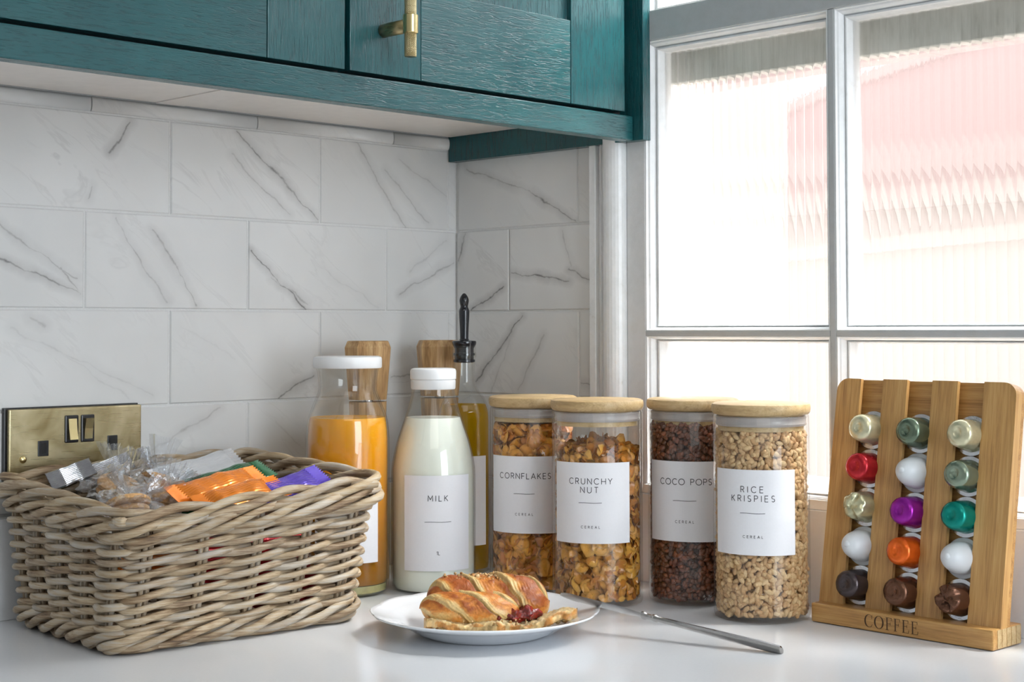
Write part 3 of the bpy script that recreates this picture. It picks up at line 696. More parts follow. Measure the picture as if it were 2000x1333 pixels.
for zc in (.0310, .139):
    lathe('collar', [(0, zc-.0088), (.0068, zc-.0088), (.0074, zc-.0082), (.0074, zc+.0082), (.0068, zc+.0088), (0, zc+.0088)], MAT['brass_bright'], hd, 32)
    pth = [(-.0385, 0, zc-.0015), (-.004, 0, zc-.0015)]
    tube('stem', [(-.0392, 0, zc-.001), (-.03, 0, zc-.001), (-.003, 0, zc-.001)], .0066, MAT['brass'], hd, 24)
bpy.context.view_layer.update()

# ================================================================== SOCKET
so = empty('double_socket', (0.0, -.5362, .162)); tag(so, 'antique brass double wall socket with black inserts behind the basket', 'socket')
box('back_plate', 0.0004, .0060, -.0760, .0735, -.0425, .0440, MAT['blackplastic'], so, .0008)
box('face_plate', .0058, .0108, -.0735, .0748, -.0430, .0425, MAT['brass'], so, .0016, 3)
def rrect_frame(name, yc, zc, w, h, t, x0, x1, mat, parent):
    box(name, x0, x1, yc-w/2, yc+w/2, zc-h/2, zc+h/2, mat, parent, .0012)
for yc in (-.0062, .0118):
    s = empty('rocker_switch', (0, yc, .0205)); s.parent = so
    box('surround', .0098, .0126, -.0075, .0075, -.0140, .0140, MAT['blackplastic'], s, .0014)
    prism('rocker', [(.0120, -.0105), (.0175, -.0105), (.0150, 0.0), (.0138, .0105), (.0120, .0105)] if yc < 0 else [(.0120, -.0105), (.0136, -.0105), (.0146, 0.0), (.0172, .0105), (.0120, .0105)], -.0045, .0045, MAT['brass_bright'], s, axis='y')
for yc, zz in ((-.0370, .0025), (.0405, .0040)):
    s = empty('socket_slot', (0, yc, zz)); s.parent = so
    box('slot_surround', .0100, .0117, -.0058, .0058, -.0078, .0078, MAT['blackplastic'], s, .0007)
    box('slot_hole', .0112, .0119, -.0028, .0028, -.0052, .0052, MAT['dark'], s)
for ysg in (-.0110, .0110):
    for base in (-.0370, .0405): box('slot_surround', .0100, .0114, base+ysg-.0045, base+ysg+.0045, -.0240, -.0180, MAT['blackplastic'], so, .0006)
# the pins above are small; the screw:
sdo = lathe('screw', [(0, .0026), (.0018, .0024), (.0034, .0014), (.0038, 0)], MAT['brass_bright'], so, 20); sdo.location = (.0106, -.0585, -.0075); sdo.rotation_euler = (0, PI/2, 0)

# ================================================================== CEREAL JARS
def cam_angle(x, y): return math.atan2(CAM.y - y, CAM.x - x)
def curved_label(parent, R, a0, width, z0, z1, name='label'):
    k = 30; V = []; F = []
    for rr in (R+.00015, R+.00040):
        for i in range(k+1):
            a = a0 + (i/k-.5)*width/R
            V += [(rr*math.cos(a), rr*math.sin(a), z0), (rr*math.cos(a), rr*math.sin(a), z1)]
    m = 2*(k+1)
    for i in range(k): F.append([m+2*i, m+2*i+2, m+2*i+3, m+2*i+1]); F.append([2*i+1, 2*i+3, 2*i+2, 2*i])
    for i in range(k):
        F.append([2*i, 2*i+2, m+2*i+2, m+2*i]); F.append([m+2*i+1, m+2*i+3, 2*i+3, 2*i+1])
    F.append([0, m, m+1, 1]); F.append([2*k+1, m+2*k+1, m+2*k, 2*k])
    o = mk(name, V, F, MAT['paper'], parent, True)
    bm = bmesh.new(); bm.from_mesh(o.data); bmesh.ops.recalc_face_normals(bm, faces=bm.faces)
    for e in bm.edges:
        if len(e.link_faces) == 2 and e.calc_face_angle(0) > 0.7: e.smooth = False
    bm.to_mesh(o.data); bm.free()
    return o
def lettering(label, R, a0, lines, rule=None):
    V = []; F = []
    for (s, u, v, h, tw, w) in lines: text_geo(s, u, v, h, (tw - sum(G[c][0]*h for c in s))/(len(s)-1), w, V, F)
    if rule:
        u, v, ln = rule; vv, ff = ribbon([(u-ln/2+ln*i/8, v + .0002*math.sin(i*.9)) for i in range(9)], .00045)
        b = len(V); V += [tuple(q) for q in vv]; F += [[b+i for i in f] for f in ff]
    return tag(mk('lettering', wrap(V, R+.00055, a0), F, MAT['ink'], label), kind='stuff')
JR = 0.0470
def jar(x, y, label, lines, rule, offs, H=.198, R=JR):
    o = empty('cereal_jar', (x, y, 0)); tag(o, label, 'jar', 'glass cereal jars with bamboo lids')
    Ri = R-.0021
    lathe('glass_body', [(0, .0004), (R-.004, .0004), (R-.001, .0016), (R, .005), (R, H-.001), (R-.0008, H), (Ri+.0003, H), (Ri, H-.001), (Ri, .007), (Ri-.003, .0046), (0, .0042)], MAT['glass'], o, 96)
    lid = lathe('lid', [(0, H+.0122), (R-.002, H+.0120), (R+.0006, H+.0108), (R+.0014, H+.0085), (R+.0012, H+.0040), (R-.0004, H+.0012), (R-.002, H+.0006), (Ri-.0030, H+.0006), (Ri-.0030, H-.0150), (0, H-.0150)], MAT['bamboo_lid'], o, 96)
    lathe('seal_ring', [(Ri-.0030, H-.0005), (Ri-.0012, H-.0010), (Ri-.0004, H-.0022), (Ri-.0012, H-.0040), (Ri-.0012, H-.0060), (Ri-.0004, H-.0080), (Ri-.0012, H-.0100), (Ri-.0030, H-.0104)], MAT['silicone'], lid, 64)
    a0 = cam_angle(x, y) + math.radians(offs)
    lb = curved_label(o, R, a0, .0862, .0660, .1475)
    lettering(lb, R, a0, lines, rule)
    return o
GP = .0019
jar(.5312, -.0830, 'glass jar of pale rice cereal labelled RICE KRISPIES beside the coffee rack',
    [('RICE', -.0004, .1259, .0057, .0218, .00062), ('KRISPIES', .0002, .1173, .0057, .0428, .00062), ('CEREAL', .0003, .0825, .0024, .0195, .00036)], (0, .1060, .0245), -10.5)
jar(.4250, -.0560, 'glass jar of dark chocolate cereal labelled COCO POPS behind the rice jar',
    [('COCO POPS', .0004, .1238, .0060, .0560, .00068), ('CEREAL', 0, .0850, .0025, .0195, .00038)], (0, .1075, .0245), -11)
jar(.3613, -.1351, 'glass jar of clustered flakes labelled CRUNCHY NUT right of the plate',
    [('CRUNCHY', 0, .1259, .0058, .0455, .00062), ('NUT', -.0008, .1172, .0058, .0182, .00062), ('CEREAL', .0003, .0815, .0024, .0195, .00036)], (0, .1070, .0240), -9)
jar(.2598, -.1265, 'glass jar of golden flakes labelled CORNFLAKES between oil bottle and nut jar',
    [('CORNFLAKES', -.0003, .1238, .0058, .0590, .00066), ('CEREAL', 0, .0850, .0024, .0195, .00036)], (0, .1078, .0230), -12)

def ellipsoid_base(a, b, c, nu=8, nv=5):
    V = [(0, 0, c)]; F = []
    for i in range(1, nv):
        t = PI*i/nv
        for j in range(nu):
            p = 2*PI*j/nu; V.append((a*math.sin(t)*math.cos(p), b*math.sin(t)*math.sin(p), c*math.cos(t)))
    V.append((0, 0, -c)); last = len(V)-1
    for j in range(nu): F.append((0, 1+j, 1+(j+1) % nu))
    for i in range(nv-2):
        for j in range(nu):
            p, q = 1+i*nu+j, 1+i*nu+(j+1) % nu; F += [(p, p+nu, q+nu), (p, q+nu, q)]
    for j in range(nu): F.append((last, 1+(nv-2)*nu+(j+1) % nu, 1+(nv-2)*nu+j))
    return np.array(V), np.array(F)
def fill_grains(name, label, x, y, ztop, size, n, colA, colB, mat, dome=0.004, dark=0.25):
    Ri = JR-.0026; a, b, c = size
    bv, bf = ellipsoid_base(a, b, c)
    # pinch: puffed grain with slight seam
    bv = bv*np.array([1, 1, 1]) * (1 - 0.0*np.exp(-(bv[:, [0]]/(a*.35))**2))
    ns = int(n*.8); th = RNG.uniform(0, 2*PI, ns); z = RNG.uniform(.0045+c, ztop-.002, ns)
    lay = RNG.random(ns); r = Ri - c*0.75 - np.where(lay < .55, RNG.uniform(0, .0012, ns), RNG.uniform(.0015, .006, ns))
    nr = np.stack([np.cos(th), np.sin(th), np.zeros(ns)], 1)
    P1 = np.stack([r*np.cos(th), r*np.sin(th), z], 1)
    tilt = nr + RNG.normal(0, .35, (ns, 3)); tilt /= np.linalg.norm(tilt, axis=1)[:, None]
    R1 = frames(tilt)
    nt_ = n-ns; rr = (Ri-a*.6)*np.sqrt(RNG.random(nt_)); th2 = RNG.uniform(0, 2*PI, nt_)
    P2 = np.stack([rr*np.cos(th2), rr*np.sin(th2), ztop + dome*(1-(rr/Ri)**2) + RNG.uniform(-.004, .001, nt_)], 1); R2 = rand_rot(nt_)
    P = np.vstack([P1, P2]); R = np.concatenate([R1, R2])
    R = R * RNG.uniform(.82, 1.15, (len(P), 1, 1))
    f = RNG.random((len(P), 1))**1.3; C = np.array(colA)*(1-f) + np.array(colB)*f
    o = scatter(name, bv, bf, (R, P), mat, None, C); o.location = (x, y, 0)
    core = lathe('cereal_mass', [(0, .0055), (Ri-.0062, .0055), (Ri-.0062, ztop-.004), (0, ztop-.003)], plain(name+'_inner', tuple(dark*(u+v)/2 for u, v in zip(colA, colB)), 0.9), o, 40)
    tag(o, label, 'cereal', None, 'stuff'); return o
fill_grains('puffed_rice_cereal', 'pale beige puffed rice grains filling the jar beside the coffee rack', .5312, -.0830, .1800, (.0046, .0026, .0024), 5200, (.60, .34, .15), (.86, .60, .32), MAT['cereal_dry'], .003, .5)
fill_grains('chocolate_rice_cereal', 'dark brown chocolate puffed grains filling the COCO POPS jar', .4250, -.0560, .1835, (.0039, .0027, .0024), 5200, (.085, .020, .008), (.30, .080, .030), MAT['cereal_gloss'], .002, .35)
def fill_flakes(name, label, x, y, ztop, n, colA, colB, r0, r1, mat, dome, dark=.35):
    Ri = JR-.0026
    k = 12; V = [(0, 0, 0)]; F = []
    for ring, rr in ((1, .4), (2, .75), (3, 1.0)):
        for j in range(k): V.append((rr*math.cos(2*PI*j/k), rr*math.sin(2*PI*j/k), 0))
    for j in range(k):
        F.append((0, 1+j, 1+(j+1) % k))
        for g in (0, k): p, q = 1+j+g, 1+(j+1) % k+g; F += [(p, p+k, q+k), (p, q+k, q)]
    V = np.array(V); bf = np.array(F); kk = len(V)
    ns = int(n*.82); th = RNG.uniform(0, 2*PI, ns); z = RNG.uniform(.008, ztop, ns)
    sizes = RNG.uniform(r0, r1, n); sh = RNG.uniform(.65, 1.0, n)
    r = Ri - RNG.uniform(.001, .0105, ns) - sizes[:ns]*.12
    nr = np.stack([np.cos(th), np.sin(th), np.zeros(ns)], 1); P1 = np.stack([r*np.cos(th), r*np.sin(th), z], 1)
    tilt = nr + RNG.normal(0, .42, (ns, 3)); tilt /= np.linalg.norm(tilt, axis=1)[:, None]; R1 = frames(tilt)
    m2 = n-ns; rr = (Ri-.006)*np.sqrt(RNG.random(m2)); th2 = RNG.uniform(0, 2*PI, m2)
    P2 = np.stack([rr*np.cos(th2), rr*np.sin(th2), ztop + dome*(1-(rr/Ri)**1.5) + RNG.uniform(-.006, .003, m2)], 1)
    t2 = RNG.normal(0, 1, (m2, 3)) + np.array([0, 0, .6]); t2 /= np.linalg.norm(t2, axis=1)[:, None]; R2 = frames(t2)
    P = np.vstack([P1, P2]); R = np.concatenate([R1, R2])
    # each flake its own irregular outline and curl
    ang_ = np.arctan2(V[:, 1], V[:, 0]); jit = 1 + .08*np.sin(ang_[None]*2+RNG.uniform(0, 6.28, (n, 1))) + .06*np.sin(ang_[None]*3+RNG.uniform(0, 6.28, (n, 1))) + RNG.normal(0, .035, (n, kk)); L0 = V[None]*jit[:, :, None]
    L0 = L0*np.stack([sizes, sizes*sh, sizes], 1)[:, None, :]
    cu = RNG.uniform(-.7, .7, (n, 1)); cv = RNG.uniform(-.4, .4, (n, 1))
    L0[:, :, 2] = (cu*L0[:, :, 0]**2 + cv*L0[:, :, 1]**2)/sizes[:, None] + (.10*np.sin(L0[:, :, 0]/sizes[:, None]*4+cu*9) + .08*np.sin(L0[:, :, 1]/sizes[:, None]*5+cv*9) + RNG.normal(0, .02, (n, kk)))*sizes[:, None]
    W = np.einsum('nij,nkj->nki', R, L0) + P[:, None, :]
    rad = np.hypot(W[:, :, 0], W[:, :, 1]); s = np.minimum(1, (Ri-.0004)/np.maximum(rad, 1e-6)); W[:, :, 0] *= s; W[:, :, 1] *= s
    W[:, :, 2] = np.clip(W[:, :, 2], .0052, .1815)
    Fq = (bf[None] + (np.arange(n)*kk)[:, None, None]).reshape(-1, 3)
    f = RNG.random((n, 1))**1.2; C = np.array(colA)*(1-f) + np.array(colB)*f; C = np.repeat(C, kk, 0)
    edge = np.tile(np.r_[np.full(1, 1.1), np.full(k, 1.05), np.full(k, .95), np.full(k, .68)], n)[:, None]; C = C*edge
    o = mk(name, W.reshape(-1, 3), Fq, mat, None, True, cols=C, loc=(x, y, 0))
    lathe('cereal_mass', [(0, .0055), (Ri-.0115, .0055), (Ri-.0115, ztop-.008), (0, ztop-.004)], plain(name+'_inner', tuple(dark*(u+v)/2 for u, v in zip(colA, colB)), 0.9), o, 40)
    tag(o, label, 'cereal', None, 'stuff'); return o
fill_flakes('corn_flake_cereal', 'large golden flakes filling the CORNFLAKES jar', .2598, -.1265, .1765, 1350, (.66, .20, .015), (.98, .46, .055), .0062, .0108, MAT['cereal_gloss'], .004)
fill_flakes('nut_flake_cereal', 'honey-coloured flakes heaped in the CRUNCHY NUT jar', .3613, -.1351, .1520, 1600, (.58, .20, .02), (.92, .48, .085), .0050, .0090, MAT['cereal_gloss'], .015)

# ================================================================== MILK BOTTLE
def bottle_shell(name, prof, th, mat, parent, n=80):
    outer = smoothprof(prof, 7); inner = [(max(0.0, r-th), z) for r, z in outer]
    body = [(0, outer[0][1])] + outer + inner[::-1]
    floor_z = outer[0][1] + .0018
    body = [(r, max(z, floor_z) if i > len(outer) else z) for i, (r, z) in enumerate(body)] + [(0, floor_z)]
    return lathe(name, body, mat, parent, n)
def liquid(name, prof, th, z0, z1, mat, parent):
    pts = smoothprof(prof, 7); pr_ = [(0, z0)]
    zz = [z for r, z in pts]; rr = [r for r, z in pts]
    def R_(z): return float(np.interp(z, zz, rr)) - th
    for z in np.linspace(z0, z1, 40): pr_.append((R_(z) if z > z0 else R_(z)-.001, z))
    pr_ += [(R_(z1)-.002, z1-.0006), (0, z1-.0006)]
    return lathe(name, pr_, mat, parent, 80)
mb = empty('milk_bottle', (.1790, -.2001, 0)); tag(mb, 'glass bottle of white milk with white cap labelled MILK', 'bottle')
MP = [(.0395, .0005), (.0440, .003), (.0458, .012), (.0460, .05), (.0460, .118), (.0447, .138), (.0405, .158), (.0340, .178), (.0280, .196), (.0240, .212), (.0228, .222), (.0228, .230)]
bottle_shell('glass_body', MP, .0016, MAT['glass'], mb)
liquid('milk', MP, .0017, .0026, .1866, MAT['milk'], mb)
lathe('cap', [(0, .2402), (.0215, .2402), (.0243, .2392), (.0252, .2370), (.0252, .2285), (.0243, .2278), (.0240, .2272), (.0246, .2266), (.0244, .2185), (.0236, .2172), (.0228, .2172), (.0228, .234), (0, .234)], MAT['whiteplastic'], mb, 72)
a0 = cam_angle(.1790, -.2001) + math.radians(6.5); lb = curved_label(mb, .0460, a0, .0775, .0255, .1268)
lettering(lb, .0460, a0, [('MILK', -.0002, .0997, .0060, .0215, .0007), ('1L', 0, .0428, .0036, .0036, .0005)], (-.0002, .0775, .0290))

# ================================================================== ORANGE JUICE CARAFE
oj = empty('juice_carafe', (.1318, -.2819, 0)); tag(oj, 'glass carafe of orange juice with flat white lid behind the basket', 'carafe')
OP = [(.0370, .0005), (.0420, .003), (.0445, .010), (.0450, .03), (.0450, .150), (.0447, .170), (.0430, .186), (.0375, .202), (.0325, .214), (.0312, .222), (.0325, .234), (.0345, .2445), (.0350, .247)]
bottle_shell('glass_body', OP, .0020, MAT['glass'], oj)
liquid('orange_juice', OP, .0022, .0125, .1882, MAT['juice'], oj)
lathe('glass_foot', [(0, .0015), (.037, .0015), (.0418, .0045), (.0422, .0118), (0, .0118)], MAT['glass_base'], oj, 72)
lathe('lid', [(0, .2540), (.0335, .2540), (.0362, .2530), (.0370, .2510), (.0370, .2425), (.0362, .2412), (.0350, .2412), (.0350, .248), (0, .248)], MAT['whiteplastic'], oj, 72)
a0 = cam_angle(.1318, -.2819) + math.radians(-2.0); curved_label(oj, .0450, a0, .0735, .0370, .1250)

# ================================================================== OIL BOTTLE
ob = empty('oil_bottle', (.1206, -.0988, 0)); tag(ob, 'slim glass bottle of golden oil with a black pourer', 'bottle')
BP = [(.0265, .0005), (.0292, .003), (.0300, .010), (.0300, .150), (.0300, .178), (.0285, .190), (.0235, .202), (.0165, .212), (.0125, .221), (.0120, .236), (.0122, .246), (.0135, .250), (.0135, .262), (.0118, .265)]
bottle_shell('glass_body', BP, .0018, MAT['glass'], ob, 64)
liquid('oil', BP, .0019, .006, .195, MAT['oil'], ob)
pv = empty('pourer', (0, 0, 0)); pv.parent = ob
lathe('collar', [(0, .2435), (.0105, .2435), (.0128, .2445), (.0128, .2470), (.0112, .2475), (.0112, .2515), (.0126, .2522), (.0126, .2545), (.0112, .2552), (.0112, .2600), (.0140, .2650), (.0143, .2672), (.0138, .2690), (.0060, .2700), (.0048, .2720), (0, .2720)], MAT['rubber'], pv, 40)
lathe('spout', smoothprof([(.0050, .2705), (.0054, .2850), (.0062, .2990), (.0060, .3050), (.0045, .3090), (.0052, .3130), (.0056, .3170), (.0042, .3210), (.0018, .3242), (0, .3250)], 5), MAT['rubber'], pv, 28)
lathe('neck_band', [(.0138, .2500), (.0141, .2515), (.0141, .2540), (.0136, .2555)], MAT['glass'], ob, 40)
a0 = cam_angle(.1206, -.0988) + math.radians(5); curved_label(ob, .0300, a0, .0520, .0340, .1365)

# ================================================================== PEPPER MILLS
def mill(x, y, rot, label):
    o = empty('wooden_mill', (x, y, 0), rot); tag(o, label, 'mill', 'faceted wooden salt and pepper mills')
    def facet(name, rings):
        V = []; F = []; n = 8
        for r, z in rings: V += [(r*math.cos(2*PI*(i+.5)/n), r*math.sin(2*PI*(i+.5)/n), z) for i in range(n)]
        for k in range(len(rings)-1):
            for i in range(n): F.append([k*n+i, k*n+(i+1) % n, (k+1)*n+(i+1) % n, (k+1)*n+i])
        F.append(list(range(n))[::-1]); F.append([(len(rings)-1)*n+i for i in range(n)])
        return mk(name, V, F, MAT['acacia'], o)
    facet('body', [(.0255, .0005), (.0262, .003), (.0230, .06), (.0205, .12), (.0215, .17), (.0228, .2005)])
    facet('head', [(.0228, .2030), (.0238, .2120), (.0275, .2560), (.0280, .2620), (.0250, .2690), (.0240, .2697)])
    lathe('spindle', [(.006, .1995), (.006, .2045)], MAT['steel'], o, 16)
mill(.0761, -.2076, .05, 'octagonal wooden mill standing behind the juice carafe')
mill(.0641, -.0865, .33, 'octagonal wooden mill in the corner behind the oil bottle')

# ================================================================== PLATE, CROISSANT, KNIFE
PX, PY = .3940, -.3290
pl = empty('plate', (PX, PY, 0)); tag(pl, 'white china plate with a scalloped rim under the croissant', 'plate')
def plate_mesh():
    n = 144; prof = [(0, .0040), (.050, .0042), (.0640, .0050), (.0720, .0085), (.0790, .0135), (.0900, .0170), (.1030, .0205), (.1062, .0222), (.1070, .0216), (.1062, .0203), (.0900, .0150), (.0790, .0112), (.0690, .0050), (.0600, .0010), (.0585, .0003), (.0565, .0003), (.0550, .0018), (0, .0022)]
    V = []; F = []; rows = []
    for r, z in prof:
        if r == 0: rows.append([len(V)]); V.append((0, 0, z)); continue
        rows.append(list(range(len(V), len(V)+n)))
        for i in range(n):
            a = 2*PI*i/n; k = max(0, (r-.085)/.022); s = abs(math.sin(a*6))**.6
            rr = r*(1 - .022*k*(1-s)); V.append((rr*math.cos(a), rr*math.sin(a), z + .0006*k*(s-.5)))
    for a, b in zip(rows[:-1], rows[1:]):
        for i in range(n):
            j = (i+1) % n
            if len(a) == 1: F.append([a[0], b[i], b[j]])
            elif len(b) == 1: F.append([a[j], a[i], b[0]])
            else: F.append([a[i], b[i], b[j], a[j]])
    return V, F
V, F = plate_mesh(); mk('dish', V, F, MAT['china'], pl, True)

def fbm(p, s, o=3): return mnoise.fractal(Vector(p)*s, 1.0, 2.0, o)
cr = empty('croissant', (PX, PY, .0045), PI/4); tag(cr, 'golden split croissant with red jam lying on the white plate', 'croissant')
def smooth(a, b, x): t = np.clip((x-a)/(b-a), 0, 1); return t*t*(3-2*t)
def pastry_roll(na, x0, x1, yfun, ry0, rz0, z0, nb, slant, expo, seed, dark):
    nt_ = 110; V = []; Cc = []
    pale = np.array([.84, .59, .25]); gold = np.array([.74, .28, .040]); dk = np.array([.36, .085, .012])
    for i in range(na+1):
        a = i/na; e = 2*a-1
        x = x0 + (x1-x0)*a; y = yfun(e)
        prof = max(0.0, 1-abs(e)**expo)**.5
        ry = ry0*prof*(1-.22*e*e); rz = rz0*prof*(1-.10*e*e)
        for j in range(nt_):
            th = -PI/2 + 2*PI*j/nt_; q = (th-PI/2)/(PI/2)
            ph = nb*a - slant*q + .16*fbm((x*35+seed, math.cos(th), math.sin(th)), 1.0, 2)
            band = math.floor(ph); fr = ph-band
            hb = .5+.5*math.sin(band*2.7+seed)          # each wrap its own height and bake
            step = float(smooth(0, .10, fr))*(1-.42*fr)
            lam = .5+.5*math.sin(ph*2*PI*11 + 2.5*fbm((x*80, th*2, seed), 1.0, 2))
            open_ = float(1-smooth(.10, .42, fr))       # pale open layers next to each edge
            n1 = fbm((x+seed, math.cos(th)*.03, math.sin(th)*.03), 75, 4); n3 = fbm((x+seed, math.cos(th)*.03, math.sin(th)*.03), 260, 3)
            d = .80 + .25*step + .05*hb + (.012+.028*open_)*lam + .055*n1 + .014*n3
            yy = y + ry*math.cos(th)*d; zz = z0 + rz*math.sin(th)*d
            V.append((x + .004*math.sin(th)*(-slant)*.3, yy, max(zz, .0052)))
            top = float(smooth(-.55, .45, math.sin(th)))
            brown = (.18 + .62*float(smooth(.14, .40, fr)) + .22*hb)*(.40+.60*top) + .42*n1 + .16*n3 - .42*open_ + dark
            b_ = min(1, max(0, brown)); c = pale+(gold-pale)*min(1, b_*2) if b_ < .5 else gold+(dk-gold)*((b_-.5)*2)
            c = c*(1-.30*(1-lam)*open_); Cc.append(c)
    F = []
    for i in range(na):
        for j in range(nt_): F.append([i*nt_+j, i*nt_+(j+1) % nt_, (i+1)*nt_+(j+1) % nt_, (i+1)*nt_+j][::-1])
    F.append(list(range(nt_))); F.append([na*nt_+j for j in range(nt_)][::-1])
    return V, F, np.array(Cc)
V, F, Cc = pastry_roll(260, -.0545, .0600, lambda e: .014 - .004*e*e, .0245, .0235, .0235, 3.6, .75, 6.0, 2.3, .05); mk('top_half', V, F, MAT['crust'], cr, True, cols=Cc)
V, F, Cc = pastry_roll(220, -.0600, .0330, lambda e: -.0085 - .004*max(0, e) + .004*e*e, .0160, .0168, .0185, 2.6, .9, 3.4, 8.1, -.16); mk('front_layers', V, F, MAT['crust'], cr, True, cols=Cc)
def croissant_bottom():
    na, nw = 150, 44; V = []; Cc = []; F = []
    for i in range(na+1):
        a = i/na; e = 2*a-1
        x = -.056 + .142*a; y = -.0235 + .020*max(0, e)**1.6 + .008*max(0, -e)**2 + .0016*math.sin(a*23)
        w = .0185*(1-abs(e)**3)**.55 + .0012
        for j in range(nw):
            t = 2*PI*j/nw; cx_ = math.cos(t); sz = math.sin(t)
            n = 1.7*fbm((x, cx_*.02, sz*.02), 120, 4); n2 = fbm((x, cx_*.03, sz*.02), 350, 3)
            h = .0052*(.85+.3*n)*(1 + .35*float(smooth(.5, 1, e)))
            lift = .008*float(smooth(.35, 1, e)) + .0016*math.sin(a*17)
            yy = y + w*cx_*(1+.10*n); zz = .0062 + h*(sz if sz < 0 else sz**.5*(1-.32*(1-abs(cx_)**2)) ) + lift + .0012*n2
            if cx_ < 0: zz += .0032*float(smooth(.6, 1, -cx_))*(sz > -.2)
            yy -= .0022*max(0, -cx_)*(mnoise.noise(Vector((x*160, 3.1, zz*200)))+.6*mnoise.noise(Vector((x*420, 1.7, zz*500))))
            V.append((x, yy, max(zz, .0006)))
            top = float(smooth(.05, .5, sz)); crumb = np.array([.82, .63, .34]) * (.86+.3*n2); crust = (np.array([.80, .56, .25]) if mnoise.noise(Vector((x*90, 5, sz*1.5))) > -.05 else np.array([.66, .30, .07]))*(1+.25*n)
            edge = float(smooth(.55, .95, e))*(1 - .4*top); k = top*(1-edge)
            Cc.append(crumb*k + crust*(1-k))
    for i in range(na):
        for j in range(nw): F.append([i*nw+j, i*nw+(j+1) % nw, (i+1)*nw+(j+1) % nw, (i+1)*nw+j][::-1])
    F.append(list(range(nw))); F.append([na*nw+j for j in range(nw)][::-1])
    return V, F, np.clip(np.array(Cc), 0, 1)
V, F, Cc = croissant_bottom(); mk('bottom_half', V, F, MAT['crust'], cr, True, cols=Cc)
def jam_blob():
    V = []; F = []; na, nw = 90, 36
    for i in range(na+1):
        a = i/na; e = 2*a-1; x = .008 + .046*a; y = -.0150 + .008*a*a; w = .0098*(1-e*e)**.5*(1 - .30*a)*(1+.25*math.sin(a*19))+.0003
        for j in range(nw):
            t = 2*PI*j/nw; n = fbm((x, math.cos(t)*.02, math.sin(t)*.02), 130, 3)
            V.append((x, y + w*math.cos(t)*(1+.45*n), .0120 + .0025*a + .0064*(1-e*e)**.5*math.sin(t)*(1+.9*n)))
    for i in range(na):
        for j in range(nw): F.append([i*nw+j, i*nw+(j+1) % nw, (i+1)*nw+(j+1) % nw, (i+1)*nw+j][::-1])
    return V, F
V, F = jam_blob(); mk('jam', V, F, MAT['jam'], cr, True)
def jam_blob2():
    V, F = jam_blob(); return [(-.066 + (v[0])*.12, v[1]*.6+.006, v[2]*1.1-.001) for v in V], F
# flaky crumbs on the back of the croissant and around it
def crumbs(nc, gen, name, mat, parent, r0, r1, ca, cb):
    k = 6; V0 = [(0, 0, .12)] + [(math.cos(2*PI*j/k), math.sin(2*PI*j/k), 0) for j in range(k)] + [(0, 0, -.12)]
    F0 = [(0, 1+j, 1+(j+1) % k) for j in range(k)] + [(k+1, 1+(j+1) % k, 1+j) for j in range(k)]
    P = np.array([gen() for _ in range(nc)]); R = rand_rot(nc)*RNG.uniform(r0, r1, (nc, 1, 1)); f = RNG.random((nc, 1))
    return scatter(name, np.array(V0), np.array(F0), (R, P), mat, parent, np.array(ca)*(1-f)+np.array(cb)*f, False)
def g_top():
    x = max(-.038, min(.03, random.gauss(-.010, .014))); y = random.gauss(.012, .005); e = (x+.06)/.1215*2-1
    return (x, max(.004, min(.022, y)), .0465 + random.uniform(-.0015, .0015) - 18*(y-.014)**2)
def g_front(): return (random.uniform(-.02, .045), random.uniform(-.046, -.020), random.uniform(.0008, .0018) if random.random() < .5 else random.uniform(.010, .0125))
o = crumbs(90, g_top, 'flaky_crumbs', MAT['crust'], cr, .0010, .0030, (.55, .24, .06), (.82, .60, .32)); tag(o, kind='stuff')
o = crumbs(60, g_front, 'loose_crumbs', MAT['crust'], cr, .0007, .0020, (.60, .28, .08), (.85, .65, .36)); tag(o, kind='stuff')

# knife: blade tip over the plate, blade on the rim, handle end on the worktop
kn = empty('butter_knife', (.6466, -.2140, .0032)); tag(kn, 'stainless steel table knife leaning from the plate rim onto the worktop', 'knife')
d = Vector((.4257, -.2597, .0305)) - Vector((.6466, -.2140, .0032)); Lk = d.length
zx = d.normalized(); side = zx.cross(Vector((0, 0, 1))).normalized(); upv = side.cross(zx)
roll = math.radians(42); s2 = side*math.cos(roll)+upv*math.sin(roll); u2 = -side*math.sin(roll)+upv*math.cos(roll)
kn.rotation_euler = Matrix((zx, s2, u2)).transposed().to_euler()
def knife_part(name, secs):   # (x, half width y-, y+, half thickness)
    V = []; F = []; n = 8
    for (x, ya, yb, t) in secs:
        for i in range(n):
            a = 2*PI*i/n; yy = (yb if math.cos(a) > 0 else ya)*abs(math.cos(a)); V.append((x, yy, t*math.sin(a)))
    for k in range(len(secs)-1):
        for i in range(n): F.append([k*n+i, k*n+(i+1) % n, (k+1)*n+(i+1) % n, (k+1)*n+i])
    F.append(list(range(n))[::-1]); F.append([(len(secs)-1)*n+i for i in range(n)])
    o = mk(name, V, F, MAT['steel'], kn, True)
    bm = bmesh.new(); bm.from_mesh(o.data); bmesh.ops.recalc_face_normals(bm, faces=bm.faces)
    for e in bm.edges:
        if len(e.link_faces) == 2 and e.calc_face_angle(0) > 0.6: e.smooth = False
    bm.to_mesh(o.data); bm.free()
    return o
knife_part('handle', [(0, -.0042, .0042, .0020), (.001, -.0060, .0060, .0028), (.02, -.0064, .0064, .0030), (.06, -.0055, .0055, .0027), (.10, -.0042, .0042, .0024), (.122, -.0036, .0036, .0022), (.124, -.0046, .0046, .0029), (.127, -.0046, .0046, .0029), (.129, -.0036, .0036, .0022), (.134, -.0040, .0040, .0024), (.136, -.0054, .0054, .0030), (.1385, -.0054, .0054, .0030)])
bl = [(.1385, -.0046, .0046, .0014)]
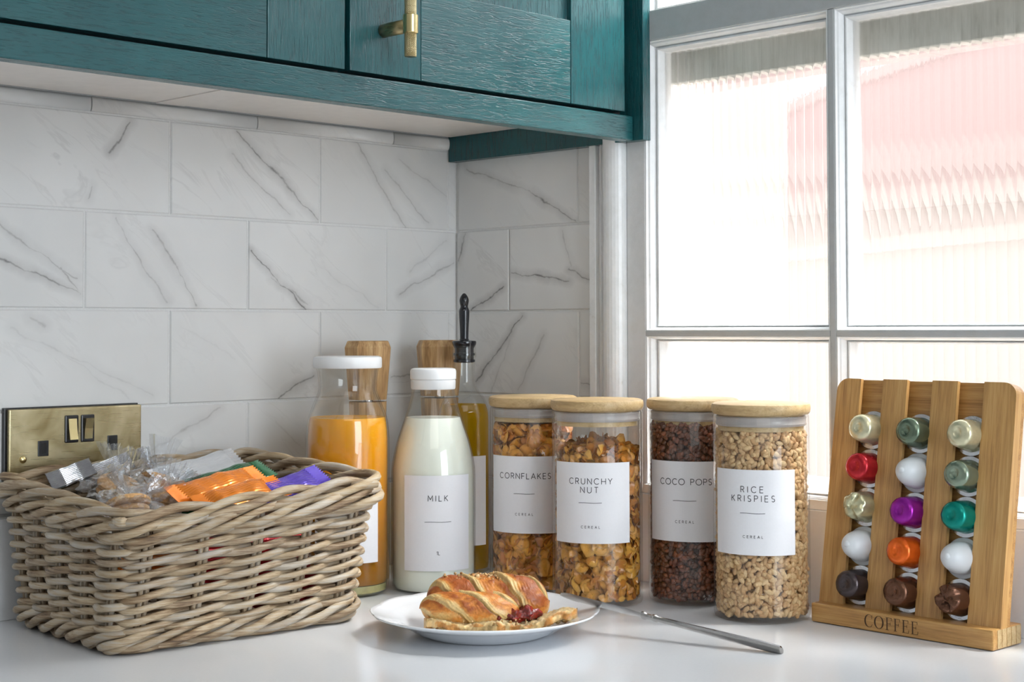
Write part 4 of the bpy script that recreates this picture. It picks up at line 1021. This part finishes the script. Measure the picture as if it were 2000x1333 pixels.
for i in range(1, 61):
    t = i/60; x = .1385 + (Lk-.1385)*t; w = .0064 if t < .8 else .0064*math.sqrt(max(0.0, 1-((t-.8)/.2)**2))+.0006
    bl.append((x, -w*min(1, .6+t*2) + (.0004 if i % 2 else 0), w*min(1, .6+t*2), .0009))
knife_part('blade', bl)

# ================================================================== COFFEE RACK
RX, RY = .5812, -.0726; RW = .1915
rk = empty('capsule_rack', (RX, RY, 0), math.radians(-1.6)); tag(rk, 'bamboo capsule rack engraved COFFEE with leaning slatted board', 'rack')
base = box('base', 0, RW, 0, .0500, .0006, .0185, MAT['bamboo_x'], rk, .0016, 2)
# laminated end-grain steps on the base
for k in range(5): box('laminate', RW-.0006, RW+.0003, .0075+k*.0082, .0147+k*.0082, .0015, .0176, MAT['bamboo_lid'], base)
lean = math.radians(9.3)
bd = empty('board', (0, .0125, .0150)); bd.parent = rk; bd.rotation_euler = (-lean, 0, 0)
HB = .2215
def rounded_strip(name, x0, x1, y0, y1, h, rl, rr, mat, parent, z0=0.0):
    pts = [(x0, z0), (x1, z0)]
    if rr: pts += [(x1-rr+rr*math.cos(a), h-rr+rr*math.sin(a)) for a in np.linspace(0, PI/2, 8)]
    else: pts.append((x1, h))
    if rl: pts += [(x0+rl+rl*math.cos(a), h-rl+rl*math.sin(a)) for a in np.linspace(PI/2, PI, 8)]
    else: pts.append((x0, h))
    return prism(name, pts, y0, y1, mat, parent, axis='y')
rounded_strip('back_board', .0004, RW-.0004, .0105, .0165, HB, .0125, .0125, MAT['bamboo_x'], bd)
SL = [(.0, .0268), (.0520, .0785), (.1055, .1320), (.1590, RW)]
for i, (x0, x1) in enumerate(SL):
    s = rounded_strip('slat', x0, x1, 0.0, .0045, HB, .0125 if i == 0 else 0, .0125 if i == 3 else 0, MAT['bamboo_z'], bd)
    a, b = (x0, x1-.0095) if i == 0 else ((x0+.0095, x1) if i == 3 else (x0+.0085, x1-.0085))
    rounded_strip('spacer', a, b, .0045, .0105, HB, .0125 if i == 0 else 0, .0125 if i == 3 else 0, MAT['bamboo_z'], bd)
# engraved serif word on the base front
def serif_text(word, u0, v0, h):
    V = []; F = []
    def add(pts, w):
        vv, ff = ribbon(pts, w); b = len(V); V.extend([tuple(q) for q in vv]); F.extend([[b+i for i in f] for f in ff])
    Wd_ = {'C': .78, 'O': .86, 'F': .62, 'E': .68}; gap = .14; tot = sum(Wd_[c] for c in word)+gap*(len(word)-1); x = -tot/2
    for c in word:
        if c in 'CO':
            k = 34; a0_, a1_ = (50, 310) if c == 'C' else (0, 360); pts = []; ws = []
            for i in range(k+1):
                a = math.radians(a0_+(a1_-a0_)*i/k); pts.append((u0+(x+.40+.38*math.cos(a))*h, v0+(.5+.5*math.sin(a))*h)); ws.append(h*(.035+.105*abs(math.cos(a))**1.6))
            if c == 'C': ws = [h*(.035+.105*max(0, -math.cos(math.radians(a0_+(a1_-a0_)*i/k)))**1.3) for i in range(k+1)]
            add(pts, ws)
            if c == 'C': add([(u0+(x+.66)*h, v0+.68*h), (u0+(x+.68)*h, v0+1.0*h)], .045*h); add([(u0+(x+.62)*h, v0+.06*h), (u0+(x+.70)*h, v0+.26*h)], .035*h)
        else:
            add([(u0+(x+.16)*h, v0), (u0+(x+.16)*h, v0+h)], .11*h); add([(u0+(x+.02)*h, v0+.985*h), (u0+(x+.58)*h, v0+.985*h)], .04*h)
            add([(u0+(x+.20)*h, v0+.52*h), (u0+(x+.46)*h, v0+.52*h)], .04*h); add([(u0+(x+.46)*h, v0+.40*h), (u0+(x+.46)*h, v0+.64*h)], .04*h)
            add([(u0+(x+.57)*h, v0+1.0*h), (u0+(x+.57)*h, v0+.78*h)], .045*h)
            if c == 'E': add([(u0+(x+.02)*h, v0+.015*h), (u0+(x+.62)*h, v0+.015*h)], .04*h); add([(u0+(x+.61)*h, v0), (u0+(x+.64)*h, v0+.25*h)], .045*h)
            else: add([(u0+(x+.02)*h, v0+.015*h), (u0+(x+.32)*h, v0+.015*h)], .04*h)
        x += Wd_[c]+gap
    return V, F
V, F = serif_text('COFFEE', .0890, .0040, .0115)
tag(mk('engraving', [(u, -.00012, v) for u, v in V], F, MAT['burn'], base), kind='stuff')

# capsules
def capsule_mat(name, col, metal=0.75, rough=0.22):
    m, nt, b = new_mat(name); v = coords(nt, rnd=3.0)
    n = noise_(nt, v, 120, 3); L(nt, ramp(nt, n, [(0.3, tuple(x*.85 for x in col)), (0.7, tuple(min(1, x*1.1) for x in col))]), b.inputs['Base Color'])
    b.inputs['Metallic'].default_value = metal; b.inputs['Roughness'].default_value = rough; bump_(nt, b, n, .12, .001); return m
CM = {'cream': capsule_mat('cream_foil_pod', (.70, .66, .45), .6), 'red': capsule_mat('red_pod', (.50, .02, .03), .6), 'pale': capsule_mat('pale_gold_pod', (.55, .53, .34), .6),
      'white': plain('white_pod', (.70, .73, .76), .35, bscale=60, sss=.1, var=.01), 'black': capsule_mat('black_pod', (.075, .058, .06), .7, .25), 'green': capsule_mat('grey_green_pod', (.16, .21, .15), .75),
      'purple': capsule_mat('purple_pod', (.30, .012, .32), .6), 'orange': capsule_mat('orange_pod', (.78, .13, .01), .5), 'brown': capsule_mat('brown_pod', (.14, .062, .035), .7, .25),
      'sage': capsule_mat('sage_pod', (.27, .33, .25), .75), 'teal': capsule_mat('teal_pod', (.0, .25, .20), .6)}
def capsule(kind, crushed):
    rim = [(0, .0000), (.0184, .0000), (.0187, .0005), (.0184, .0012), (.0152, .0013)]
    V = []; F = []; n = 48
    if kind == 'plastic':
        prof = rim + smoothprof([(.0150, .0020), (.0145, .0080), (.0136, .0140), (.0112, .0210), (.0078, .0262), (.0034, .0290)], 4) + [(.0028, .0292), (.0026, .0304), (.0014, .0309), (0, .0310)]
    else:
        prof = rim + [(.0150, .0018), (.0149, .0035), (.0141, .0120), (.0128, .0220), (.0120, .0245), (.0095, .0262), (.0042, .0276), (.0038, .0270), (.0020, .0266), (0, .0265)]
    for k, (r, z) in enumerate(prof):
        for i in range(n):
            a = 2*PI*i/n; rr = r; zz = z
            if kind != 'plastic' and .0124 > r > .003 and z > .02: rr = r*(1+.010*math.cos(a*12))
            if crushed and z > .012:
                q = fbm((rr*math.cos(a), rr*math.sin(a), crushed*.1), 110, 2); zz -= .0075*max(0, q+.15)*(z-.012)/.015; rr *= 1-.10*max(0, q)
            V.append((rr*math.cos(a), rr*math.sin(a), zz))
    for k in range(len(prof)-1):
        for i in range(n): F.append([k*n+i, k*n+(i+1) % n, (k+1)*n+(i+1) % n, (k+1)*n+i])
    return V, F
SLOT = [(.0268+.0520)/2, (.0785+.1055)/2, (.1320+.1590)/2]
CAPS = [
 [('black', 'near-black metal coffee pod at the foot of the rack slot next to the rice jar', 0), ('white', 'white plastic pod with nipple above the near-black pod', 0), ('pale', 'dented pale gold coffee pod below the red one', 3.0), ('red', 'red metal coffee pod with shiny domed tip', 0), ('cream', 'cream foil coffee pod on top of the red pod', 0)],
 [('brown', 'dark brown coffee pod below the orange one', 0), ('orange', 'bright orange metal coffee pod', 0), ('purple', 'purple metal coffee pod between orange and white pods', 0), ('white', 'white plastic pod above the purple pod', 0), ('green', 'dark grey-green coffee pod topping the middle slot', 0)],
 [('brown', 'crushed coppery brown coffee pod at the foot of the far slot', 5.0), ('white', 'white plastic pod below the teal pod', 0), ('teal', 'bright teal metal coffee pod', 0), ('sage', 'silvery sage green coffee pod above the teal pod', 0), ('cream', 'cream foil coffee pod above the sage green pod', 0)]]
bpy.context.view_layer.update()
MB = bd.matrix_world.copy()
cmesh = {}
for ci, colm in enumerate(CAPS):
    for k, (c, lab, cr_) in enumerate(colm):
        zz = .0225 + .0372*k + (.0012 if ci == 0 else 0) + ([0, .0004, .0008][ci])
        V, F = capsule('plastic' if c == 'white' else 'foil', cr_)
        pos = MB @ Vector((SLOT[ci], .0094, zz))
        o = empty('coffee_pod', pos); tag(o, lab, 'coffee pod', 'coffee pods in the bamboo rack')
        o.rotation_mode = 'QUATERNION'; o.rotation_quaternion = (MB.to_quaternion() @ Matrix.Rotation(PI/2, 4, 'X').to_quaternion())
        n = 48
        mk('pod_body', V[3*n:], [[i-3*n for i in f] for f in F if min(f) >= 3*n], CM[c], o, True)
        lathe('rim', [(0, .0), (.0184, .0), (.0187, .0005), (.0184, .0012), (.0150, .0014)], MAT['foil_silver'] if c != 'white' else CM['white'], o, 48)

# ================================================================== WICKER BASKET
CB = np.array([(.2405, -.6241, 0), (.2589, -.3799, 0), (.0715, -.3690, 0), (.0531, -.6134, 0)], float)
CT = np.array([(.2620, -.6250, .1180), (.2790, -.3640, .1350), (.0430, -.3550, .1460), (.0290, -.6230, .1370)], float)
BC = np.array([.1560, -.4970, 0.0])
NS = 480
def loop(h, inflate=0.0):
    c = CB*(1-h) + CT*h; s = np.arange(NS)*4/NS; i = s.astype(int); t = (s-i)[:, None]
    p = c[i]*(1-t) + c[(i+1) % 4]*t
    out = p.copy(); w = 13
    ker = np.hanning(2*w+1); ker /= ker.sum(); acc = np.zeros_like(p)
    for k, kv in zip(range(-w, w+1), ker): acc += kv*np.roll(p, k, 0)
    T = np.roll(acc, -1, 0)-np.roll(acc, 1, 0); T[:, 2] = 0; T /= np.linalg.norm(T, axis=1)[:, None]
    Nn = np.stack([T[:, 1], -T[:, 0], np.zeros(NS)], 1)
    if ((acc-c.mean(0))*Nn).sum() < 0: Nn = -Nn
    bul = .006*math.sin(PI*min(1, max(0, h)))*np.sin(PI*(s % 1))
    return acc + Nn*(inflate+bul)[:, None] if np.ndim(inflate) else acc + Nn*(inflate+bul[:, None]), T, Nn, s
stk = [k + f for k in range(4) for f in (.08, .29, .50, .71, .92)]
nst = len(stk)
bk = empty('wicker_basket', tuple(BC)); tag(bk, 'grey-brown weathered wicker basket full of wrapped biscuits by the socket', 'basket')
def loc_(P): return np.asarray(P) - BC
def wob(s, seed, amp):
    return amp*np.array([mnoise.noise(Vector((math.cos(x*PI/2)*3+seed*7.1, math.sin(x*PI/2)*3, seed*3.3))) for x in s])
# upright stakes, always in pairs
for q, sv in enumerate(stk):
    for dt in (-1, 1):
        path = []
        for h in np.linspace(.03, .97, 12):
            P, T, Nn, s = loop(h); i = int(sv/4*NS) % NS
            path.append(P[i] + T[i]*dt*.0027 + Nn[i]*.0003*math.sin(h*9+q))
        path[0][2] = max(path[0][2], .006)
        tube('stake', loc_(path), .0025, MAT['wick_z'], bk, 7)
# pairs of strands twined round the stakes
sx = np.array([stk[-1]-4] + stk + [stk[0]+4]); kx = np.arange(-1, nst+1)
nrow = 9
for r_ in range(nrow):
    h0 = .185 + .645*r_/(nrow-1)
    P, T, Nn, s = loop(h0); K = np.interp(s, sx, kx)
    for st in (0, 1):
        ph = PI*(K + st + r_*0)
        cosv = np.cos(ph); off = .0049*np.sign(cosv)*np.abs(cosv)**.75
        dz = .0021*np.sin(ph)*1.0
        rad = .0033*(1 + wob(s, r_*2+st, .16))
        pp = P + Nn*(off + wob(s, r_*3+st+50, .0010))[:, None]; pp[:, 2] += dz + wob(s, r_*5+st+9, .0016)
        tube('weaver', loc_(pp[::2]), rad[::2], MAT['wick_x'], bk, 8, closed=True)
def rope(h, dz, inflate, Rr, r, n, turns, seed, name='border_strand', fz=1.0):
    P, T, Nn, s = loop(h, inflate)
    for k in range(n):
        ph = 2*PI*(k/n + turns*s/4) + wob(s, seed+k, .5)
        pp = P + Nn*(Rr*np.cos(ph))[:, None]; pp[:, 2] += dz + fz*Rr*np.sin(ph)
        pp[:, 2] = np.maximum(pp[:, 2], r+.0003)
        rad = r*(1 + wob(s, seed+k+31, .18))
        tube(name, loc_(pp[::2]), rad[::2], MAT['wick_x'], bk, 8, closed=True)
rope(.905, 0, .0040, .0072, .0038, 4, 7, 3)
rope(.985, .0015, .0030, .0066, .0041, 3, 6, 13)
rope(.105, 0, .0025, .0070, .0037, 4, 7, 23)
rope(.030, .0040, .0, .0052, .0038, 3, 8, 33)
# cut rod ends that stick out of the border
for (h, sv, ln, tl) in ((.90, .13, .018, .4), (.98, 3.97, .016, .9), (1.02, 2.02, .030, -.6), (.99, .93, .02, .7), (1.0, 3.1, .022, .5), (.03, .02, .020, .5)):
    P, T, Nn, s = loop(h); i = int(sv/4*NS) % NS; p0 = P[i]-T[i]*ln*.6+Nn[i]*.002; p1 = P[i]+T[i]*ln*.6+Nn[i]*(.010*tl+.004)+np.array([0, 0, .003*tl])
    if p0[2] > .02: tube('rod_end', loc_([p0, (p0+p1)/2+Nn[i]*.002, p1]), .0042, MAT['wick_x'], bk, 10)
# woven floor
for k in range(12):
    t = (k+.5)/12; a = CB[0]*(1-t)+CB[1]*t; b = CB[3]*(1-t)+CB[2]*t; a = a+(b-a)*.02; b = b-(b-a)*.02
    n = 14; path = [a+(b-a)*i/n + np.array([0, 0, .0105+.0022*math.cos(i*PI*.9+k*PI)]) for i in range(n+1)]
    tube('floor_rod', loc_(path), .0036, MAT['wick_x'], bk, 6)
for k in range(6):
    t = (k+.5)/6; a = CB[0]*(1-t)+CB[3]*t; b = CB[1]*(1-t)+CB[2]*t
    tube('floor_rod', loc_([a+np.array([0, 0, .0105]), (a+b)/2+np.array([0, 0, .0105]), b+np.array([0, 0, .0105])]), .0032, MAT['wick_x'], bk, 6)

# ---- wrapped snacks in the basket
def orient(o, A, B, roll=0.0):
    A = Vector(A); B = Vector(B); x = (B-A).normalized(); y = Vector((0, 0, 1)).cross(x).normalized(); z = x.cross(y)
    y2 = y*math.cos(roll)+z*math.sin(roll); z2 = -y*math.sin(roll)+z*math.cos(roll)
    o.location = (A+B)/2; o.rotation_euler = Matrix((x, y2, z2)).transposed().to_euler()
    return (B-A).length
def wrapper(name, label, cat, A, B, W, T, mat, roll=0.0, crimp=.014, group=None, mat2=None):
    o = empty(name, (0, 0, 0)); Ln = orient(o, A, B, roll); tag(o, label, cat, group)
    def sheet(nm, x0, x1, m_, top):
        nx, ny = max(6, int((x1-x0)/.0016)), 22; V = []; F = []
        for sgn in (1, -1):
            for i in range(nx+1):
                x = x0+(x1-x0)*i/nx; e = min(x+Ln/2, Ln/2-x)
                for j in range(ny+1):
                    v = j/ny*2-1; end = smooth(crimp*.8, crimp*.8+.014, e)
                    th = T*.5*float(end)*(1-abs(v)**2.6)**.6
                    y = v*W/2*(1-.05*float(end))
                    z = sgn*(th + .0003) + .0013*fbm((x+seed_, y*.5, 0), 42, 2)*(1+1.2*float(end)) + .0007*(1 if j % 2 else -1)*(1 if e < crimp else .25)
                    xx = x
                    if e < .0012: xx += (.0011 if j % 2 else -.0003)*(1 if x > 0 else -1)
                    V.append((xx, y, z))
        n1 = (nx+1)*(ny+1)
        for b, rev in ((0, False), (n1, True)):
            for i in range(nx):
                for j in range(ny):
                    q = [b+i*(ny+1)+j, b+(i+1)*(ny+1)+j, b+(i+1)*(ny+1)+j+1, b+i*(ny+1)+j+1]; F.append(q[::-1] if rev else q)
        for i in range(nx):
            for j in (0, ny): F.append([i*(ny+1)+j, (i+1)*(ny+1)+j, n1+(i+1)*(ny+1)+j, n1+i*(ny+1)+j])
        return mk(nm, V, F, m_, o, False)
    seed_ = random.uniform(0, 50)
    sheet('wrapper_film', -Ln/2, Ln/2, mat, True)
    return o
def film_lump(name, parent, c, size, seed, mat, amp=.55):
    bm = bmesh.new(); bmesh.ops.create_icosphere(bm, subdivisions=4, radius=1.0)
    for v in bm.verts:
        n = v.co.normalized(); q = abs(mnoise.noise(n*2.1+Vector((seed, 0, 0))))*1.5 + abs(mnoise.noise(n*5.0+Vector((0, seed, 0))))*.7 + mnoise.noise(n*11+Vector((0, 0, seed)))*.18
        k = .72 + amp*q
        v.co = Vector((n.x*size[0]*k, n.y*size[1]*k, n.z*size[2]*k))
    me = bpy.data.meshes.new(name); bm.to_mesh(me); bm.free(); me.materials.append(mat)
    o = bpy.data.objects.new(name, me); link(o, parent); o.location = c; return o
def film_fan(name, parent, p0, d, width, length, seed, mat):
    d = Vector(d).normalized(); sd = d.cross(Vector((.3, .2, 1))).normalized(); up = sd.cross(d); V = []; F = []; nu, nv = 15, 9
    for i in range(nv+1):
        t = i/nv
        for j in range(nu+1):
            v = j/nu*2-1
            p = Vector(p0) + d*length*t + sd*v*width*(.12+.88*t**.8)/2 + up*((.0030*t+.001)*(1 if j % 2 else -1)*(.3+1.5*abs(mnoise.noise(Vector((j*.37, seed, 1))))) + .006*mnoise.noise(Vector((v*2+seed, t*2, 0)))*t) + d*(.0025*mnoise.noise(Vector((v*9, seed, 0))) if i == nv else 0)
            V.append(tuple(p))
    for i in range(nv):
        for j in range(nu): F.append([i*(nu+1)+j, i*(nu+1)+j+1, (i+1)*(nu+1)+j+1, (i+1)*(nu+1)+j])
    return mk(name, V, F, mat, parent, False)
def biscuit_pack(label, loc, size, seed, fans, tilt=0.3, nb=2):
    o = empty('biscuit_packet', loc); tag(o, label, 'biscuit packet')
    for k in range(nb):
        b = lathe('biscuit', [(0, 0), (.019, 0), (.0215, .002), (.0215, .0045), (.019, .0068), (.008, .0072), (0, .0070)], MAT['biscuit'], o, 28)
        b.location = (0.002*k, 0, -.008+.0078*k); b.rotation_euler = (tilt+.1*k, tilt*.6, seed)
    film_lump('cellophane', o, (0, 0, 0), size, seed, MAT['film'])
    for (p0, d_, w, l) in fans: film_fan('twist_end', o, p0, d_, w, l, seed+p0[0]*100, MAT['film'])
    return o
biscuit_pack('crumpled cellophane biscuit packet in front of the socket switches', (.088, -.535, .128), (.030, .028, .020), 1.3, [((0, 0, .010), (-.55, .2, 1.0), .040, .036), ((.005, .012, .010), (-.4, .7, .8), .034, .034)])
biscuit_pack('crumpled cellophane biscuit packet nearest the basket corner', (.168, -.572, .119), (.030, .027, .017), 4.1, [((0, 0, .008), (-.3, -.2, .9), .036, .026), ((.006, .012, .008), (.2, .7, .6), .036, .026)])
biscuit_pack('crumpled cellophane biscuit packet beside the orange wrappers', (.152, -.520, .124), (.028, .026, .018), 7.7, [((0, 0, .008), (-.3, .4, 1.0), .040, .030), ((0, .006, .008), (.1, .9, .6), .032, .026)])
biscuit_pack('crumpled cellophane packet behind, its twist in front of the socket', (.086, -.486, .128), (.024, .026, .018), 9.2, [((0, 0, .008), (-.1, .25, 1.0), .036, .040), ((0, -.004, .008), (-.4, -.3, 1.0), .032, .032)])
wrapper('foil_sachet', 'short silver sachet standing behind the basket rim near the socket screw', 'sachet', (.052, -.588, .135), (.058, -.545, .148), .020, .003, MAT['foil_silver'], 1.0)
wrapper('foil_sachet', 'silvery crimped sachet leaning on the socket plate', 'sachet', (.060, -.555, .138), (.055, -.500, .152), .019, .003, MAT['foil_silver'], 1.05)
wrapper('clear_sachet', 'long striped clear sachet lying behind the orange wrappers', 'sachet', (.108, -.500, .1320), (.074, -.378, .1440), .042, .006, MAT['film_stripe'], .62)
wrapper('green_wrapper', 'dark green snack wrapper between clear sachet and orange wrappers', 'snack bar', (.165, -.500, .1300), (.138, -.392, .1420), .030, .008, MAT['foil_green'], .5)
wrapper('orange_wrapper', 'upper orange foil snack wrapper with crimped end', 'snack bar', (.190, -.536, .1265), (.176, -.425, .1390), .034, .010, MAT['foil_orange'], .55)
wrapper('orange_wrapper', 'lower orange foil snack wrapper just inside the basket rim', 'snack bar', (.215, -.525, .1190), (.218, -.432, .1330), .034, .012, MAT['foil_orange'], .5)
wrapper('purple_wrapper', 'purple foil snack wrapper with ribbed end near the basket corner', 'snack bar', (.222, -.470, .1215), (.214, -.378, .1390), .032, .008, MAT['foil_purple'], .55)
wrapper('red_wrapper', 'red foil wrapper seen through the gaps of the basket front', 'snack bar', (.232, -.560, .070), (.240, -.420, .072), .045, .012, MAT['foil_red'], 1.2)
wrapper('red_wrapper', 'red foil wrapper low in the basket seen through the weave', 'snack bar', (.225, -.500, .036), (.236, -.400, .034), .040, .012, MAT['foil_red'], 1.1)
wrapper('white_wrapper', 'pale wrapper seen through the short side of the basket', 'snack bar', (.090, -.590, .085), (.200, -.596, .080), .045, .014, MAT['foil_white'], 1.2)
wrapper('orange_wrapper', 'orange wrapper deep in the basket behind the red ones', 'snack bar', (.140, -.580, .060), (.150, -.420, .062), .050, .016, MAT['foil_orange'], .2)
wrapper('white_wrapper', 'pale wrapper lying deep in the middle of the basket', 'snack bar', (.190, -.570, .092), (.170, -.430, .096), .055, .018, MAT['foil_white'], .1)
wrapper('green_wrapper', 'green wrapper deep in the basket by the tiled wall', 'snack bar', (.100, -.560, .098), (.105, -.420, .104), .050, .018, MAT['foil_green'], .1)

print('objects', len(bpy.data.objects), 'tris', sum(len(p.data.polygons) for p in bpy.data.objects if p.type == 'MESH'))
